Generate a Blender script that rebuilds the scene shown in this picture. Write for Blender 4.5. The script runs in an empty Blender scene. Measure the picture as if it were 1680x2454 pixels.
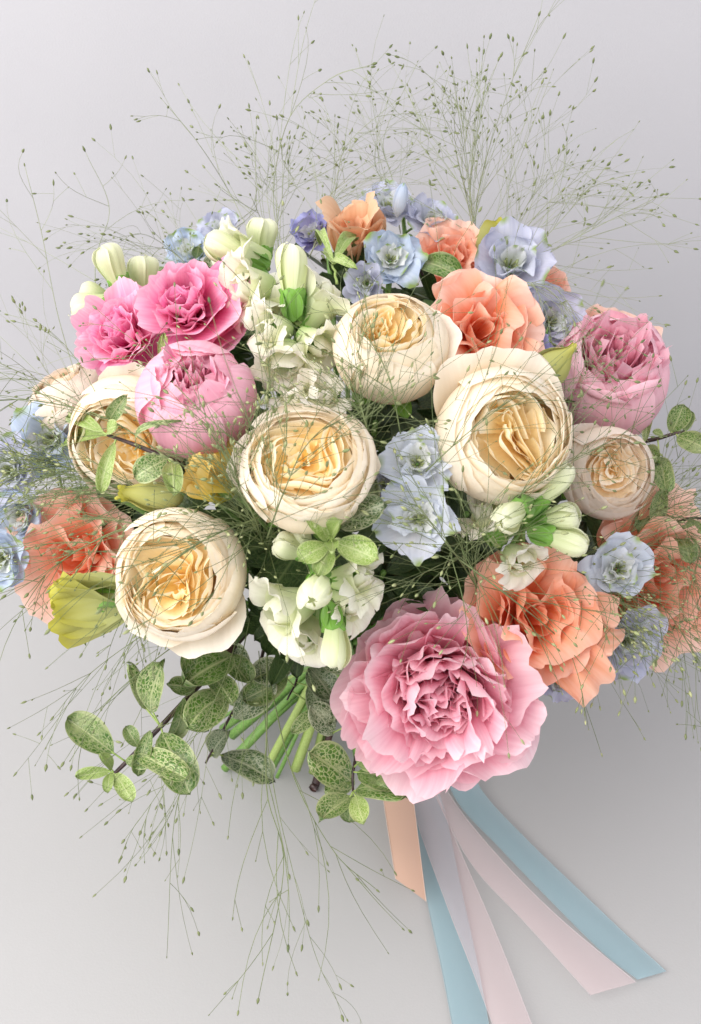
import bpy, math, random
import numpy as np
from mathutils import Matrix, Vector

# ------------------------------------------------------------------ camera, light, exposure
sc = bpy.context.scene
COL = sc.collection
PITCH = math.radians(35)
CAM = np.array([0.0, -0.614, 0.670])
FW = np.array([0, math.cos(PITCH), -math.sin(PITCH)])
UP = np.array([0, math.sin(PITCH), math.cos(PITCH)])
RT = np.array([1.0, 0, 0])
KF = math.tan(math.radians(25))
cam = bpy.data.cameras.new('camera')
cam.sensor_fit = 'VERTICAL'
cam.angle = math.radians(50)
cam.clip_start = 0.02
cam.clip_end = 50
cam.dof.use_dof = True
cam.dof.focus_distance = 0.665
cam.dof.aperture_fstop = 9.0
camo = bpy.data.objects.new('camera', cam)
COL.objects.link(camo)
camo.location = CAM
camo.rotation_euler = (math.radians(90) - PITCH, 0, 0)
sc.camera = camo

world = bpy.data.worlds.new('World')
sc.world = world
world.use_nodes = True
world.node_tree.nodes['Background'].inputs[0].default_value = (0.955, 0.955, 1.0, 1)
world.node_tree.nodes['Background'].inputs[1].default_value = 1.00


def area(name, loc, target, sx, sy, power, color):
    l = bpy.data.lights.new(name, 'AREA')
    l.shape = 'RECTANGLE'
    l.size = sx
    l.size_y = sy
    l.energy = power
    l.color = color
    o = bpy.data.objects.new(name, l)
    COL.objects.link(o)
    o.location = loc
    o.rotation_euler = (Vector(target) - Vector(loc)).to_track_quat('-Z', 'Y').to_euler()
    return o


# daylight from a window to the upper left of the table
area('window_light', (-1.20, -0.85, 1.50), (0.0, 0.05, 0.2), 2.1, 1.9, 45, (1.0, 0.965, 0.92))

sc.view_settings.view_transform = 'Standard'
sc.view_settings.look = 'None'
sc.view_settings.exposure = 0.28
sc.view_settings.gamma = 1.0
sc.view_settings.use_curve_mapping = False
sc.cycles.use_denoising = True
sc.cycles.max_bounces = 12
sc.cycles.diffuse_bounces = 8
sc.cycles.transmission_bounces = 6
sc.cycles.transparent_max_bounces = 12

# ------------------------------------------------------------------ pixel <-> space helpers (photo is 1680 x 2454)


def ray(x, y):
    return FW + RT * ((x - 840) / 1227 * KF) + UP * ((1227 - y) / 1227 * KF)


def P(x, y, depth):
    return CAM + ray(x, y) * depth


DOME_C = P(825, 1085, 0.775)
DOME_R = np.array([0.185, 0.185, 0.130])


def dome(x, y):
    """depth at which the view of (x, y) meets the dome the flower heads sit on"""
    d = ray(x, y) / DOME_R
    o = (CAM - DOME_C) / DOME_R
    a, b, c = d @ d, 2 * d @ o, o @ o - 1
    q = b * b - 4 * a * c
    return (-b - math.sqrt(q)) / (2 * a) if q > 0 else -b / (2 * a)


def D(x, y, push=0.0):
    return P(x, y, dome(x, y) - push)


def PX(depth):
    return depth * KF / 1227


def table_pt(x, y, z=0.0):
    d = ray(x, y)
    return CAM + d * ((z - CAM[2]) / d[2])


def nrm(v):
    v = np.asarray(v, float)
    return v / max(np.linalg.norm(v), 1e-9)


def face_dir(x, y, ax):
    """axis given as lean to the right / up in the picture, remainder towards the camera"""
    rd = nrm(ray(x, y))
    dz = math.sqrt(max(0.0, 1 - ax[0] ** 2 - ax[1] ** 2))
    if len(ax) > 2:
        dz *= ax[2]
    r = nrm(np.cross(rd, UP))
    u = np.cross(r, rd)
    return nrm(r * ax[0] + u * ax[1] - rd * dz)


def frame(axis, roll=0.0, upref=None):
    z = nrm(axis)
    ref = UP if upref is None else upref
    if abs(z @ nrm(ref)) > 0.97:
        ref = RT
    x = nrm(np.cross(ref, z))
    y = np.cross(z, x)
    c, s = math.cos(roll), math.sin(roll)
    return np.column_stack([x * c + y * s, -x * s + y * c, z])


def mat4(R, loc, s=1.0):
    m = np.eye(4)
    m[:3, :3] = R * s
    m[:3, 3] = loc
    return m


# ------------------------------------------------------------------ object helpers


def thing(name, label, cat, M=None, group=None):
    o = bpy.data.objects.new(name, None)
    o.empty_display_size = 0.01
    COL.objects.link(o)
    if M is not None:
        o.matrix_world = Matrix(M.tolist())
    o['label'] = label
    o['category'] = cat
    if group:
        o['group'] = group
    return o


def mesh(name, verts, faces, mat, parent=None, uv=None, inner=None, M=None, kind=None):
    me = bpy.data.meshes.new(name)
    me.from_pydata(np.asarray(verts, float).tolist(), [], faces)
    if uv is not None:
        lay = me.uv_layers.new(name='UVMap')
        idx = np.empty(len(me.loops), np.int32)
        me.loops.foreach_get('vertex_index', idx)
        lay.data.foreach_set('uv', np.asarray(uv, np.float32)[idx].ravel())
    if inner is not None:
        at = me.attributes.new('inner', 'FLOAT', 'POINT')
        at.data.foreach_set('value', np.broadcast_to(np.asarray(inner, np.float32), (len(verts),)).copy())
    me.polygons.foreach_set('use_smooth', np.ones(len(me.polygons), bool))
    me.materials.append(mat)
    o = bpy.data.objects.new(name, me)
    COL.objects.link(o)
    if parent is not None:
        o.parent = parent
    if M is not None:
        o.matrix_local = Matrix(M.tolist())
    if kind:
        o['kind'] = kind
    return o


_fc = {}


def grid_faces(nu, nv):
    if (nu, nv) not in _fc:
        _fc[nu, nv] = [(j * nu + i, j * nu + i + 1, (j + 1) * nu + i + 1, (j + 1) * nu + i)
                       for j in range(nv - 1) for i in range(nu - 1)]
    return _fc[nu, nv]


def grid(nu, nv):
    u = np.linspace(-1, 1, nu)
    v = np.linspace(0, 1, nv)
    return np.meshgrid(u, v)


class Noise:
    def __init__(self, rng, dim, freq, n=6):
        self.k = rng.normal(size=(n, dim)) * freq
        self.p = rng.uniform(0, 6.28, n)

    def __call__(self, *x):
        X = np.stack(np.broadcast_arrays(*x), -1)
        return np.sin(X @ self.k.T + self.p).mean(-1) * 1.6


def tube(pts, rad, sides=6, cap=True):
    pts = np.asarray(pts, float)
    n = len(pts)
    rad = np.broadcast_to(np.asarray(rad, float), (n,))
    t = np.gradient(pts, axis=0)
    t /= np.linalg.norm(t, axis=1)[:, None] + 1e-12
    ref = np.array([0.31, 0.22, 0.92]) if abs(t[0][2]) < 0.9 else np.array([1.0, 0.1, 0.0])
    a = np.cross(t, ref)
    a /= np.linalg.norm(a, axis=1)[:, None] + 1e-12
    b = np.cross(t, a)
    ang = np.arange(sides) * 2 * math.pi / sides
    V = pts[:, None, :] + rad[:, None, None] * (np.cos(ang)[None, :, None] * a[:, None, :] + np.sin(ang)[None, :, None] * b[:, None, :])
    V = V.reshape(-1, 3)
    F = [(j * sides + i, j * sides + (i + 1) % sides, (j + 1) * sides + (i + 1) % sides, (j + 1) * sides + i)
         for j in range(n - 1) for i in range(sides)]
    if cap:
        F.append(tuple(range(sides - 1, -1, -1)))
        F.append(tuple((n - 1) * sides + i for i in range(sides)))
    uv = np.stack([np.tile(np.linspace(-1, 1, sides), n), np.repeat(np.linspace(0, 1, n), sides)], -1)
    return V, F, uv


def bez(p0, p1, p2, n):
    t = np.linspace(0, 1, n)[:, None]
    return (1 - t) ** 2 * np.asarray(p0) + 2 * t * (1 - t) * np.asarray(p1) + t ** 2 * np.asarray(p2)


def spline(pts, n):
    """Catmull-Rom through the points"""
    p = np.asarray(pts, float)
    p = np.vstack([2 * p[0] - p[1], p, 2 * p[-1] - p[-2]])
    out = []
    m = len(p) - 3
    for s in np.linspace(0, m - 1e-6, n):
        i = int(s)
        t = s - i
        a, b, c, d = p[i:i + 4]
        out.append(0.5 * ((2 * b) + (c - a) * t + (2 * a - 5 * b + 4 * c - d) * t * t + (3 * b - a - 3 * c + d) * t ** 3))
    return np.array(out)


# ------------------------------------------------------------------ materials


def new_mat(name):
    m = bpy.data.materials.new(name)
    m.use_nodes = True
    nt = m.node_tree
    return m, nt, nt.nodes['Principled BSDF'], nt.nodes['Material Output']


def ramp(nt, fac, stops):
    r = nt.nodes.new('ShaderNodeValToRGB')
    el = r.color_ramp.elements
    while len(el) < len(stops):
        el.new(0.5)
    for e, (p, c) in zip(el, stops):
        e.position = p
        e.color = (*c, 1)
    nt.links.new(fac, r.inputs[0])
    return r.outputs[0]


def mixc(nt, fac, a, b, mode='MIX'):
    n = nt.nodes.new('ShaderNodeMix')
    n.data_type = 'RGBA'
    n.blend_type = mode
    for s, v in ((n.inputs[0], fac), (n.inputs[6], a), (n.inputs[7], b)):
        if hasattr(v, 'links'):
            nt.links.new(v, s)
        elif isinstance(v, tuple):
            s.default_value = (*v, 1)
        else:
            s.default_value = v
    return n.outputs[2]


def mth(nt, op, a, b=None, clamp=False):
    n = nt.nodes.new('ShaderNodeMath')
    n.operation = op
    n.use_clamp = clamp
    for s, v in ((n.inputs[0], a), (n.inputs[1], b)):
        if v is None:
            continue
        if hasattr(v, 'links'):
            nt.links.new(v, s)
        else:
            s.default_value = v
    return n.outputs[0]


def uv_nodes(nt):
    u = nt.nodes.new('ShaderNodeUVMap')
    s = nt.nodes.new('ShaderNodeSeparateXYZ')
    nt.links.new(u.outputs[0], s.inputs[0])
    return s.outputs[0], s.outputs[1], u.outputs[0]


def petal_mat(name, outer, inner=None, transl=0.3, rough=0.55, vein=0.18, jitter=0.10, tip=None, spec=0.25, bump=0.25, edge=None):
    m, nt, b, out = new_mat(name)
    u, v, uv = uv_nodes(nt)
    col = ramp(nt, v, outer)
    if inner:
        at = nt.nodes.new('ShaderNodeAttribute')
        at.attribute_name = 'inner'
        col = mixc(nt, at.outputs['Fac'], col, ramp(nt, v, inner))
    # streaky veins that fan out along the petal
    mp = nt.nodes.new('ShaderNodeMapping')
    mp.inputs['Scale'].default_value = (6, 1.3, 1)
    nt.links.new(uv, mp.inputs[0])
    oi = nt.nodes.new('ShaderNodeObjectInfo')
    cx = nt.nodes.new('ShaderNodeCombineXYZ')
    nt.links.new(mth(nt, 'MULTIPLY', oi.outputs['Random'], 37.0), cx.inputs[2])
    va = nt.nodes.new('ShaderNodeVectorMath')
    nt.links.new(mp.outputs[0], va.inputs[0])
    nt.links.new(cx.outputs[0], va.inputs[1])
    nz = nt.nodes.new('ShaderNodeTexNoise')
    nz.inputs['Scale'].default_value = 1.6
    nz.inputs['Detail'].default_value = 5
    nt.links.new(va.outputs[0], nz.inputs['Vector'])
    vf = mth(nt, 'SUBTRACT', nz.outputs['Fac'], 0.5)
    hs = nt.nodes.new('ShaderNodeHueSaturation')
    nt.links.new(col, hs.inputs['Color'])
    nt.links.new(mth(nt, 'ADD', mth(nt, 'MULTIPLY', vf, -vein), mth(nt, 'ADD', mth(nt, 'MULTIPLY', oi.outputs['Random'], jitter), 1.0 - jitter * 0.6)), hs.inputs['Value'])
    nt.links.new(mth(nt, 'ADD', mth(nt, 'MULTIPLY', vf, vein * 2.2), 1.0), hs.inputs['Saturation'])
    col = hs.outputs[0]
    if tip:
        pos, tc, wid = tip
        f = mth(nt, 'MULTIPLY', mth(nt, 'MULTIPLY', mth(nt, 'SUBTRACT', v, pos), 1 / (1 - pos), True),
                mth(nt, 'SUBTRACT', 1.0, mth(nt, 'MULTIPLY', mth(nt, 'ABSOLUTE', u), 1 / wid), True))
        col = mixc(nt, mth(nt, 'MULTIPLY', f, 1.6, True), col, tc)
    if edge:
        ec, ew = edge
        f = mth(nt, 'MULTIPLY', mth(nt, 'SUBTRACT', v, 1 - ew), 1 / ew, True)
        col = mixc(nt, f, col, ec)
    nt.links.new(col, b.inputs['Base Color'])
    b.inputs['Roughness'].default_value = rough
    b.inputs['Specular IOR Level'].default_value = spec
    b.inputs['Sheen Weight'].default_value = 0.08
    bp = nt.nodes.new('ShaderNodeBump')
    bp.inputs['Strength'].default_value = bump
    bp.inputs['Distance'].default_value = 0.0012
    nt.links.new(nz.outputs['Fac'], bp.inputs['Height'])
    nt.links.new(bp.outputs[0], b.inputs['Normal'])
    tr = nt.nodes.new('ShaderNodeBsdfTranslucent')
    nt.links.new(col, tr.inputs['Color'])
    mx = nt.nodes.new('ShaderNodeMixShader')
    mx.inputs[0].default_value = transl
    nt.links.new(b.outputs[0], mx.inputs[1])
    nt.links.new(tr.outputs[0], mx.inputs[2])
    nt.links.new(mx.outputs[0], out.inputs['Surface'])
    return m


def leaf_mat(name, green, dark, cream, amount=0.5, rough=0.32, transl=0.15, scale=34.0):
    """variegated leaf: pale net of veins and pale midrib over green, slightly glossy"""
    m, nt, b, out = new_mat(name)
    u, v, uv = uv_nodes(nt)
    mp = nt.nodes.new('ShaderNodeMapping')
    mp.inputs['Scale'].default_value = (0.42, 1, 1)
    nt.links.new(uv, mp.inputs[0])
    oi = nt.nodes.new('ShaderNodeObjectInfo')
    cx = nt.nodes.new('ShaderNodeCombineXYZ')
    nt.links.new(mth(nt, 'MULTIPLY', oi.outputs['Random'], 51.0), cx.inputs[2])
    va = nt.nodes.new('ShaderNodeVectorMath')
    nt.links.new(mp.outputs[0], va.inputs[0])
    nt.links.new(cx.outputs[0], va.inputs[1])
    wn = nt.nodes.new('ShaderNodeTexNoise')
    wn.inputs['Scale'].default_value = 9.0
    wn.inputs['Detail'].default_value = 3
    nt.links.new(va.outputs[0], wn.inputs['Vector'])
    ws = nt.nodes.new('ShaderNodeVectorMath')
    ws.operation = 'SCALE'
    ws.inputs['Scale'].default_value = 0.11
    nt.links.new(wn.outputs['Color'], ws.inputs[0])
    vb = nt.nodes.new('ShaderNodeVectorMath')
    nt.links.new(va.outputs[0], vb.inputs[0])
    nt.links.new(ws.outputs[0], vb.inputs[1])
    vo = nt.nodes.new('ShaderNodeTexVoronoi')
    vo.feature = 'DISTANCE_TO_EDGE'
    vo.inputs['Scale'].default_value = scale * 0.38
    nt.links.new(vb.outputs[0], vo.inputs['Vector'])
    net = mth(nt, 'SUBTRACT', 1.0, mth(nt, 'MULTIPLY', vo.outputs['Distance'], 6.5), True)
    nz = nt.nodes.new('ShaderNodeTexNoise')
    nz.inputs['Scale'].default_value = scale * 0.5
    nz.inputs['Detail'].default_value = 4
    nt.links.new(va.outputs[0], nz.inputs['Vector'])
    rib = mth(nt, 'SUBTRACT', 1.0, mth(nt, 'MULTIPLY', mth(nt, 'ABSOLUTE', u), 9.0), True)
    n2 = nt.nodes.new('ShaderNodeTexNoise')
    n2.inputs['Scale'].default_value = 2.2
    nt.links.new(va.outputs[0], n2.inputs['Vector'])
    base = mixc(nt, mth(nt, 'MULTIPLY', mth(nt, 'SUBTRACT', nz.outputs['Fac'], 0.35), 2.2, True), dark, green)
    rimf = mth(nt, 'MULTIPLY', mth(nt, 'SUBTRACT', mth(nt, 'ADD', mth(nt, 'ABSOLUTE', u), mth(nt, 'MULTIPLY', mth(nt, 'SUBTRACT', n2.outputs['Fac'], 0.5), 0.5)), 0.84), 9.0, True)
    f = mth(nt, 'MAXIMUM', mth(nt, 'MULTIPLY', mth(nt, 'MULTIPLY', net, mth(nt, 'ADD', mth(nt, 'MULTIPLY', oi.outputs['Random'], 0.6), 0.65)), amount), mth(nt, 'MULTIPLY', rib, 0.75))
    f = mth(nt, 'MAXIMUM', f, mth(nt, 'MULTIPLY', rimf, amount * 0.9))
    f = mth(nt, 'MAXIMUM', f, mth(nt, 'MULTIPLY', mth(nt, 'SUBTRACT', n2.outputs['Fac'], 0.52), 3.0 * amount, True))
    col = mixc(nt, f, base, cream)
    hs = nt.nodes.new('ShaderNodeHueSaturation')
    nt.links.new(col, hs.inputs['Color'])
    nt.links.new(mth(nt, 'ADD', mth(nt, 'MULTIPLY', oi.outputs['Random'], 0.35), 0.82), hs.inputs['Value'])
    col = hs.outputs[0]
    nt.links.new(col, b.inputs['Base Color'])
    b.inputs['Roughness'].default_value = rough
    b.inputs['Specular IOR Level'].default_value = 0.5
    bp = nt.nodes.new('ShaderNodeBump')
    bp.inputs['Strength'].default_value = 0.5
    bp.inputs['Distance'].default_value = 0.0008
    nt.links.new(vo.outputs['Distance'], bp.inputs['Height'])
    nt.links.new(bp.outputs[0], b.inputs['Normal'])
    tr = nt.nodes.new('ShaderNodeBsdfTranslucent')
    nt.links.new(col, tr.inputs['Color'])
    mx = nt.nodes.new('ShaderNodeMixShader')
    mx.inputs[0].default_value = transl
    nt.links.new(b.outputs[0], mx.inputs[1])
    nt.links.new(tr.outputs[0], mx.inputs[2])
    nt.links.new(mx.outputs[0], out.inputs['Surface'])
    return m


def plain_mat(name, c1, c2, scale=60.0, rough=0.5, spec=0.3, stretch=(1, 1, 1), bump=0.2):
    m, nt, b, out = new_mat(name)
    tc = nt.nodes.new('ShaderNodeTexCoord')
    mp = nt.nodes.new('ShaderNodeMapping')
    mp.inputs['Scale'].default_value = stretch
    nt.links.new(tc.outputs['Object'], mp.inputs[0])
    nz = nt.nodes.new('ShaderNodeTexNoise')
    nz.inputs['Scale'].default_value = scale
    nz.inputs['Detail'].default_value = 4
    nt.links.new(mp.outputs[0], nz.inputs['Vector'])
    nt.links.new(ramp(nt, nz.outputs['Fac'], [(0.3, c1), (0.7, c2)]), b.inputs['Base Color'])
    b.inputs['Roughness'].default_value = rough
    b.inputs['Specular IOR Level'].default_value = spec
    if bump:
        bp = nt.nodes.new('ShaderNodeBump')
        bp.inputs['Strength'].default_value = bump
        bp.inputs['Distance'].default_value = 0.0006
        nt.links.new(nz.outputs['Fac'], bp.inputs['Height'])
        nt.links.new(bp.outputs[0], b.inputs['Normal'])
    return m


def ribbon_mat(name, color, opacity, rough=0.35):
    m, nt, b, out = new_mat(name)
    u, v, uv = uv_nodes(nt)
    wv = nt.nodes.new('ShaderNodeTexWave')
    wv.inputs['Scale'].default_value = 55
    wv.inputs['Distortion'].default_value = 0.4
    nt.links.new(uv, wv.inputs['Vector'])
    col = mixc(nt, mth(nt, 'MULTIPLY', wv.outputs['Fac'], 0.10), color, (0.95, 0.95, 0.95))
    nt.links.new(col, b.inputs['Base Color'])
    b.inputs['Roughness'].default_value = rough
    b.inputs['Sheen Weight'].default_value = 0.2
    tr = nt.nodes.new('ShaderNodeBsdfTransparent')
    mx = nt.nodes.new('ShaderNodeMixShader')
    mx.inputs[0].default_value = opacity
    nt.links.new(tr.outputs[0], mx.inputs[1])
    nt.links.new(b.outputs[0], mx.inputs[2])
    nt.links.new(mx.outputs[0], out.inputs['Surface'])
    return m


M_ROSE = petal_mat('cream_rose_petal',
                   [(0.0, (0.92, 0.72, 0.38)), (0.45, (0.96, 0.86, 0.68)), (1.0, (0.97, 0.90, 0.79))],
                   [(0.0, (0.98, 0.64, 0.10)), (0.5, (0.98, 0.75, 0.24)), (0.82, (0.98, 0.84, 0.46)), (1.0, (0.97, 0.90, 0.70))],
                   transl=0.32, vein=0.12)
M_ROSE_PALE = petal_mat('pale_rose_petal',
                        [(0.0, (0.78, 0.62, 0.40)), (0.5, (0.94, 0.83, 0.71)), (1.0, (0.95, 0.87, 0.79))],
                        [(0.0, (0.96, 0.68, 0.28)), (0.7, (0.96, 0.79, 0.48)), (1.0, (0.96, 0.87, 0.73))],
                        transl=0.32, vein=0.12)
M_PEONY = petal_mat('pink_peony_petal',
                    [(0.0, (0.82, 0.10, 0.26)), (0.35, (0.92, 0.36, 0.50)), (0.75, (0.95, 0.57, 0.66)), (1.0, (0.96, 0.73, 0.78))],
                    [(0.0, (0.86, 0.10, 0.30)), (0.5, (0.93, 0.30, 0.49)), (0.85, (0.95, 0.47, 0.60)), (1.0, (0.96, 0.64, 0.73))],
                    transl=0.38, vein=0.24)
M_BUD = petal_mat('peony_bud_petal',
                  [(0.0, (0.91, 0.46, 0.53)), (0.5, (0.93, 0.46, 0.58)), (1.0, (0.95, 0.59, 0.69))],
                  [(0.0, (0.66, 0.01, 0.14)), (0.55, (0.80, 0.05, 0.24)), (0.85, (0.90, 0.24, 0.44)), (1.0, (0.94, 0.58, 0.68))],
                  transl=0.28, vein=0.18)
M_SOFT = petal_mat('soft_peony_petal',
                   [(0.0, (0.94, 0.52, 0.58)), (0.5, (0.95, 0.56, 0.65)), (1.0, (0.96, 0.66, 0.73))],
                   [(0.0, (0.84, 0.14, 0.32)), (0.6, (0.91, 0.34, 0.50)), (1.0, (0.95, 0.60, 0.69))], transl=0.28, vein=0.18)
M_HOT = petal_mat('bright_peony_petal',
                  [(0.0, (0.80, 0.03, 0.30)), (0.4, (0.90, 0.22, 0.48)), (0.75, (0.94, 0.44, 0.63)), (1.0, (0.95, 0.61, 0.74))],
                  [(0.0, (0.78, 0.01, 0.25)), (0.5, (0.88, 0.12, 0.43)), (0.85, (0.93, 0.32, 0.60)), (1.0, (0.95, 0.50, 0.73))],
                  transl=0.38, vein=0.30)
M_PEACH = petal_mat('peach_petal',
                    [(0.0, (0.90, 0.28, 0.08)), (0.3, (0.92, 0.42, 0.22)), (0.65, (0.94, 0.56, 0.41)), (1.0, (0.95, 0.66, 0.56))],
                    [(0.0, (0.86, 0.17, 0.04)), (0.6, (0.90, 0.32, 0.14)), (1.0, (0.94, 0.54, 0.38))],
                    transl=0.30, vein=0.22)
M_CORAL = petal_mat('coral_petal',
                    [(0.0, (0.86, 0.22, 0.06)), (0.35, (0.90, 0.34, 0.15)), (0.7, (0.92, 0.46, 0.29)), (1.0, (0.94, 0.58, 0.45))],
                    [(0.0, (0.80, 0.13, 0.03)), (0.6, (0.88, 0.26, 0.09)), (1.0, (0.92, 0.45, 0.27))], transl=0.30, vein=0.22)
M_PALEBLUE = petal_mat('pale_blue_petal',
                       [(0.0, (0.84, 0.85, 0.82)), (0.4, (0.79, 0.81, 0.84)), (1.0, (0.67, 0.72, 0.84))],
                       [(0.0, (0.74, 0.78, 0.62)), (0.5, (0.82, 0.83, 0.80)), (1.0, (0.85, 0.86, 0.86))],
                       transl=0.35, vein=0.2, tip=(0.82, (0.36, 0.46, 0.18), 0.3))
M_APRICOT = petal_mat('apricot_petal',
                      [(0.0, (0.80, 0.40, 0.14)), (0.5, (0.86, 0.50, 0.25)), (1.0, (0.90, 0.62, 0.42))],
                      [(0.0, (0.80, 0.34, 0.12)), (1.0, (0.90, 0.62, 0.42))], transl=0.30, vein=0.15)
M_BLUE = petal_mat('blue_delphinium_petal',
                   [(0.0, (0.80, 0.82, 0.80)), (0.35, (0.68, 0.74, 0.82)), (1.0, (0.52, 0.62, 0.80))],
                   [(0.0, (0.72, 0.76, 0.60)), (0.5, (0.78, 0.80, 0.78)), (1.0, (0.82, 0.84, 0.84))],
                   transl=0.32, vein=0.25, tip=(0.80, (0.30, 0.42, 0.12), 0.45))
M_LILAC = petal_mat('lilac_delphinium_petal',
                    [(0.0, (0.70, 0.70, 0.74)), (0.35, (0.65, 0.66, 0.76)), (1.0, (0.59, 0.61, 0.76))],
                    [(0.0, (0.66, 0.70, 0.56)), (1.0, (0.74, 0.76, 0.80))],
                    transl=0.32, vein=0.25, tip=(0.84, (0.32, 0.42, 0.16), 0.35))
M_PURPLE = petal_mat('purple_delphinium_petal',
                     [(0.0, (0.40, 0.34, 0.52)), (0.5, (0.34, 0.30, 0.58)), (1.0, (0.40, 0.42, 0.70))],
                     [(0.0, (0.5, 0.5, 0.5)), (1.0, (0.6, 0.6, 0.7))], transl=0.25, vein=0.25)
M_WHITE = petal_mat('white_snapdragon_petal',
                    [(0.0, (0.50, 0.66, 0.22)), (0.28, (0.70, 0.77, 0.42)), (0.65, (0.82, 0.84, 0.60)), (1.0, (0.90, 0.88, 0.74))],
                    [(0.0, (0.86, 0.83, 0.66)), (0.5, (0.91, 0.87, 0.76)), (1.0, (0.94, 0.90, 0.83))],
                    transl=0.30, rough=0.5, vein=0.16, spec=0.3, bump=0.3)
M_LIME = petal_mat('lime_bud_petal', vein=0.08, bump=0.12, outer=
                   [(0.0, (0.50, 0.54, 0.24)), (0.5, (0.52, 0.53, 0.19)), (0.85, (0.50, 0.48, 0.11)), (1.0, (0.55, 0.52, 0.07))],
                   transl=0.30)
M_MUSTARD = petal_mat('mustard_bud_petal',
                      [(0.0, (0.44, 0.42, 0.06)), (0.5, (0.66, 0.48, 0.09)), (1.0, (0.80, 0.60, 0.20))],
                      transl=0.28, vein=0.25)
M_SEPAL = petal_mat('green_sepal', [(0.0, (0.16, 0.32, 0.06)), (1.0, (0.22, 0.44, 0.08))], transl=0.2, rough=0.45, vein=0.3)
M_EYE = plain_mat('olive_eye', (0.16, 0.20, 0.06), (0.46, 0.50, 0.24), 900, 0.6)
M_STEM = plain_mat('green_stem', (0.10, 0.22, 0.045), (0.20, 0.36, 0.08), 40, 0.38, 0.4, (1, 1, 0.15))
M_STEMPALE = plain_mat('pale_green_stem', (0.28, 0.40, 0.10), (0.40, 0.50, 0.16), 40, 0.4, 0.4)
M_CUT = plain_mat('pale_cut_end', (0.45, 0.52, 0.22), (0.55, 0.60, 0.30), 700, 0.7)
M_TWIG = plain_mat('dark_twig', (0.018, 0.008, 0.008), (0.06, 0.025, 0.02), 220, 0.35, 0.5)
M_LEAF = leaf_mat('variegated_leaf', (0.16, 0.29, 0.045), (0.05, 0.13, 0.02), (0.60, 0.62, 0.34), 0.66, rough=0.28)
M_LEAFLIGHT = leaf_mat('lime_variegated_leaf', (0.30, 0.42, 0.09), (0.20, 0.32, 0.06), (0.60, 0.64, 0.34), 0.60)
M_LEAFGREY = leaf_mat('mottled_leaf', (0.10, 0.17, 0.05), (0.05, 0.10, 0.03), (0.56, 0.58, 0.40), 0.85)
M_LEAFDARK = leaf_mat('dark_leaf', (0.055, 0.105, 0.025), (0.025, 0.055, 0.012), (0.16, 0.22, 0.08), 0.30, rough=0.42)
M_GRASS = plain_mat('grass_stalk', (0.11, 0.15, 0.055), (0.20, 0.235, 0.105), 90, 0.5, 0.3, bump=0)
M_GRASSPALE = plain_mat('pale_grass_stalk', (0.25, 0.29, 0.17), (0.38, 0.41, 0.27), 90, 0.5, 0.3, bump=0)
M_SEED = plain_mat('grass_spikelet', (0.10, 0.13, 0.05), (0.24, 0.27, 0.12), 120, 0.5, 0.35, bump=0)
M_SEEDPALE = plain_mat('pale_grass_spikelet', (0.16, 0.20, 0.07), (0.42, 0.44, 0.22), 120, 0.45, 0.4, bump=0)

# ------------------------------------------------------------------ the setting


def wall_mat():
    m, nt, b, out = new_mat('painted_wall')
    tc = nt.nodes.new('ShaderNodeTexCoord')
    n1 = nt.nodes.new('ShaderNodeTexNoise')
    n1.inputs['Scale'].default_value = 640
    n1.inputs['Detail'].default_value = 3
    n2 = nt.nodes.new('ShaderNodeTexNoise')
    n2.inputs['Scale'].default_value = 7
    n2.inputs['Detail'].default_value = 5
    nt.links.new(tc.outputs['Object'], n1.inputs['Vector'])
    nt.links.new(tc.outputs['Object'], n2.inputs['Vector'])
    nt.links.new(ramp(nt, n2.outputs['Fac'], [(0.3, (0.470, 0.463, 0.484)), (0.7, (0.488, 0.481, 0.502))]), b.inputs['Base Color'])
    b.inputs['Roughness'].default_value = 0.7
    b.inputs['Specular IOR Level'].default_value = 0.2
    bp = nt.nodes.new('ShaderNodeBump')
    bp.inputs['Strength'].default_value = 0.28
    bp.inputs['Distance'].default_value = 0.0006
    nt.links.new(n1.outputs['Fac'], bp.inputs['Height'])
    nt.links.new(bp.outputs[0], b.inputs['Normal'])
    return m


def table_mat():
    m, nt, b, out = new_mat('satin_white_table')
    tc = nt.nodes.new('ShaderNodeTexCoord')
    n1 = nt.nodes.new('ShaderNodeTexNoise')
    n1.inputs['Scale'].default_value = 520
    n1.inputs['Detail'].default_value = 2
    n2 = nt.nodes.new('ShaderNodeTexNoise')
    n2.inputs['Scale'].default_value = 5
    n2.inputs['Detail'].default_value = 6
    nt.links.new(tc.outputs['Object'], n1.inputs['Vector'])
    nt.links.new(tc.outputs['Object'], n2.inputs['Vector'])
    nt.links.new(ramp(nt, n2.outputs['Fac'], [(0.3, (0.412, 0.409, 0.407)), (0.7, (0.428, 0.425, 0.423))]), b.inputs['Base Color'])
    b.inputs['Roughness'].default_value = 0.36
    b.inputs['Specular IOR Level'].default_value = 0.5
    bp = nt.nodes.new('ShaderNodeBump')
    bp.inputs['Strength'].default_value = 0.16
    bp.inputs['Distance'].default_value = 0.0005
    nt.links.new(n1.outputs['Fac'], bp.inputs['Height'])
    nt.links.new(bp.outputs[0], b.inputs['Normal'])
    return m


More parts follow.
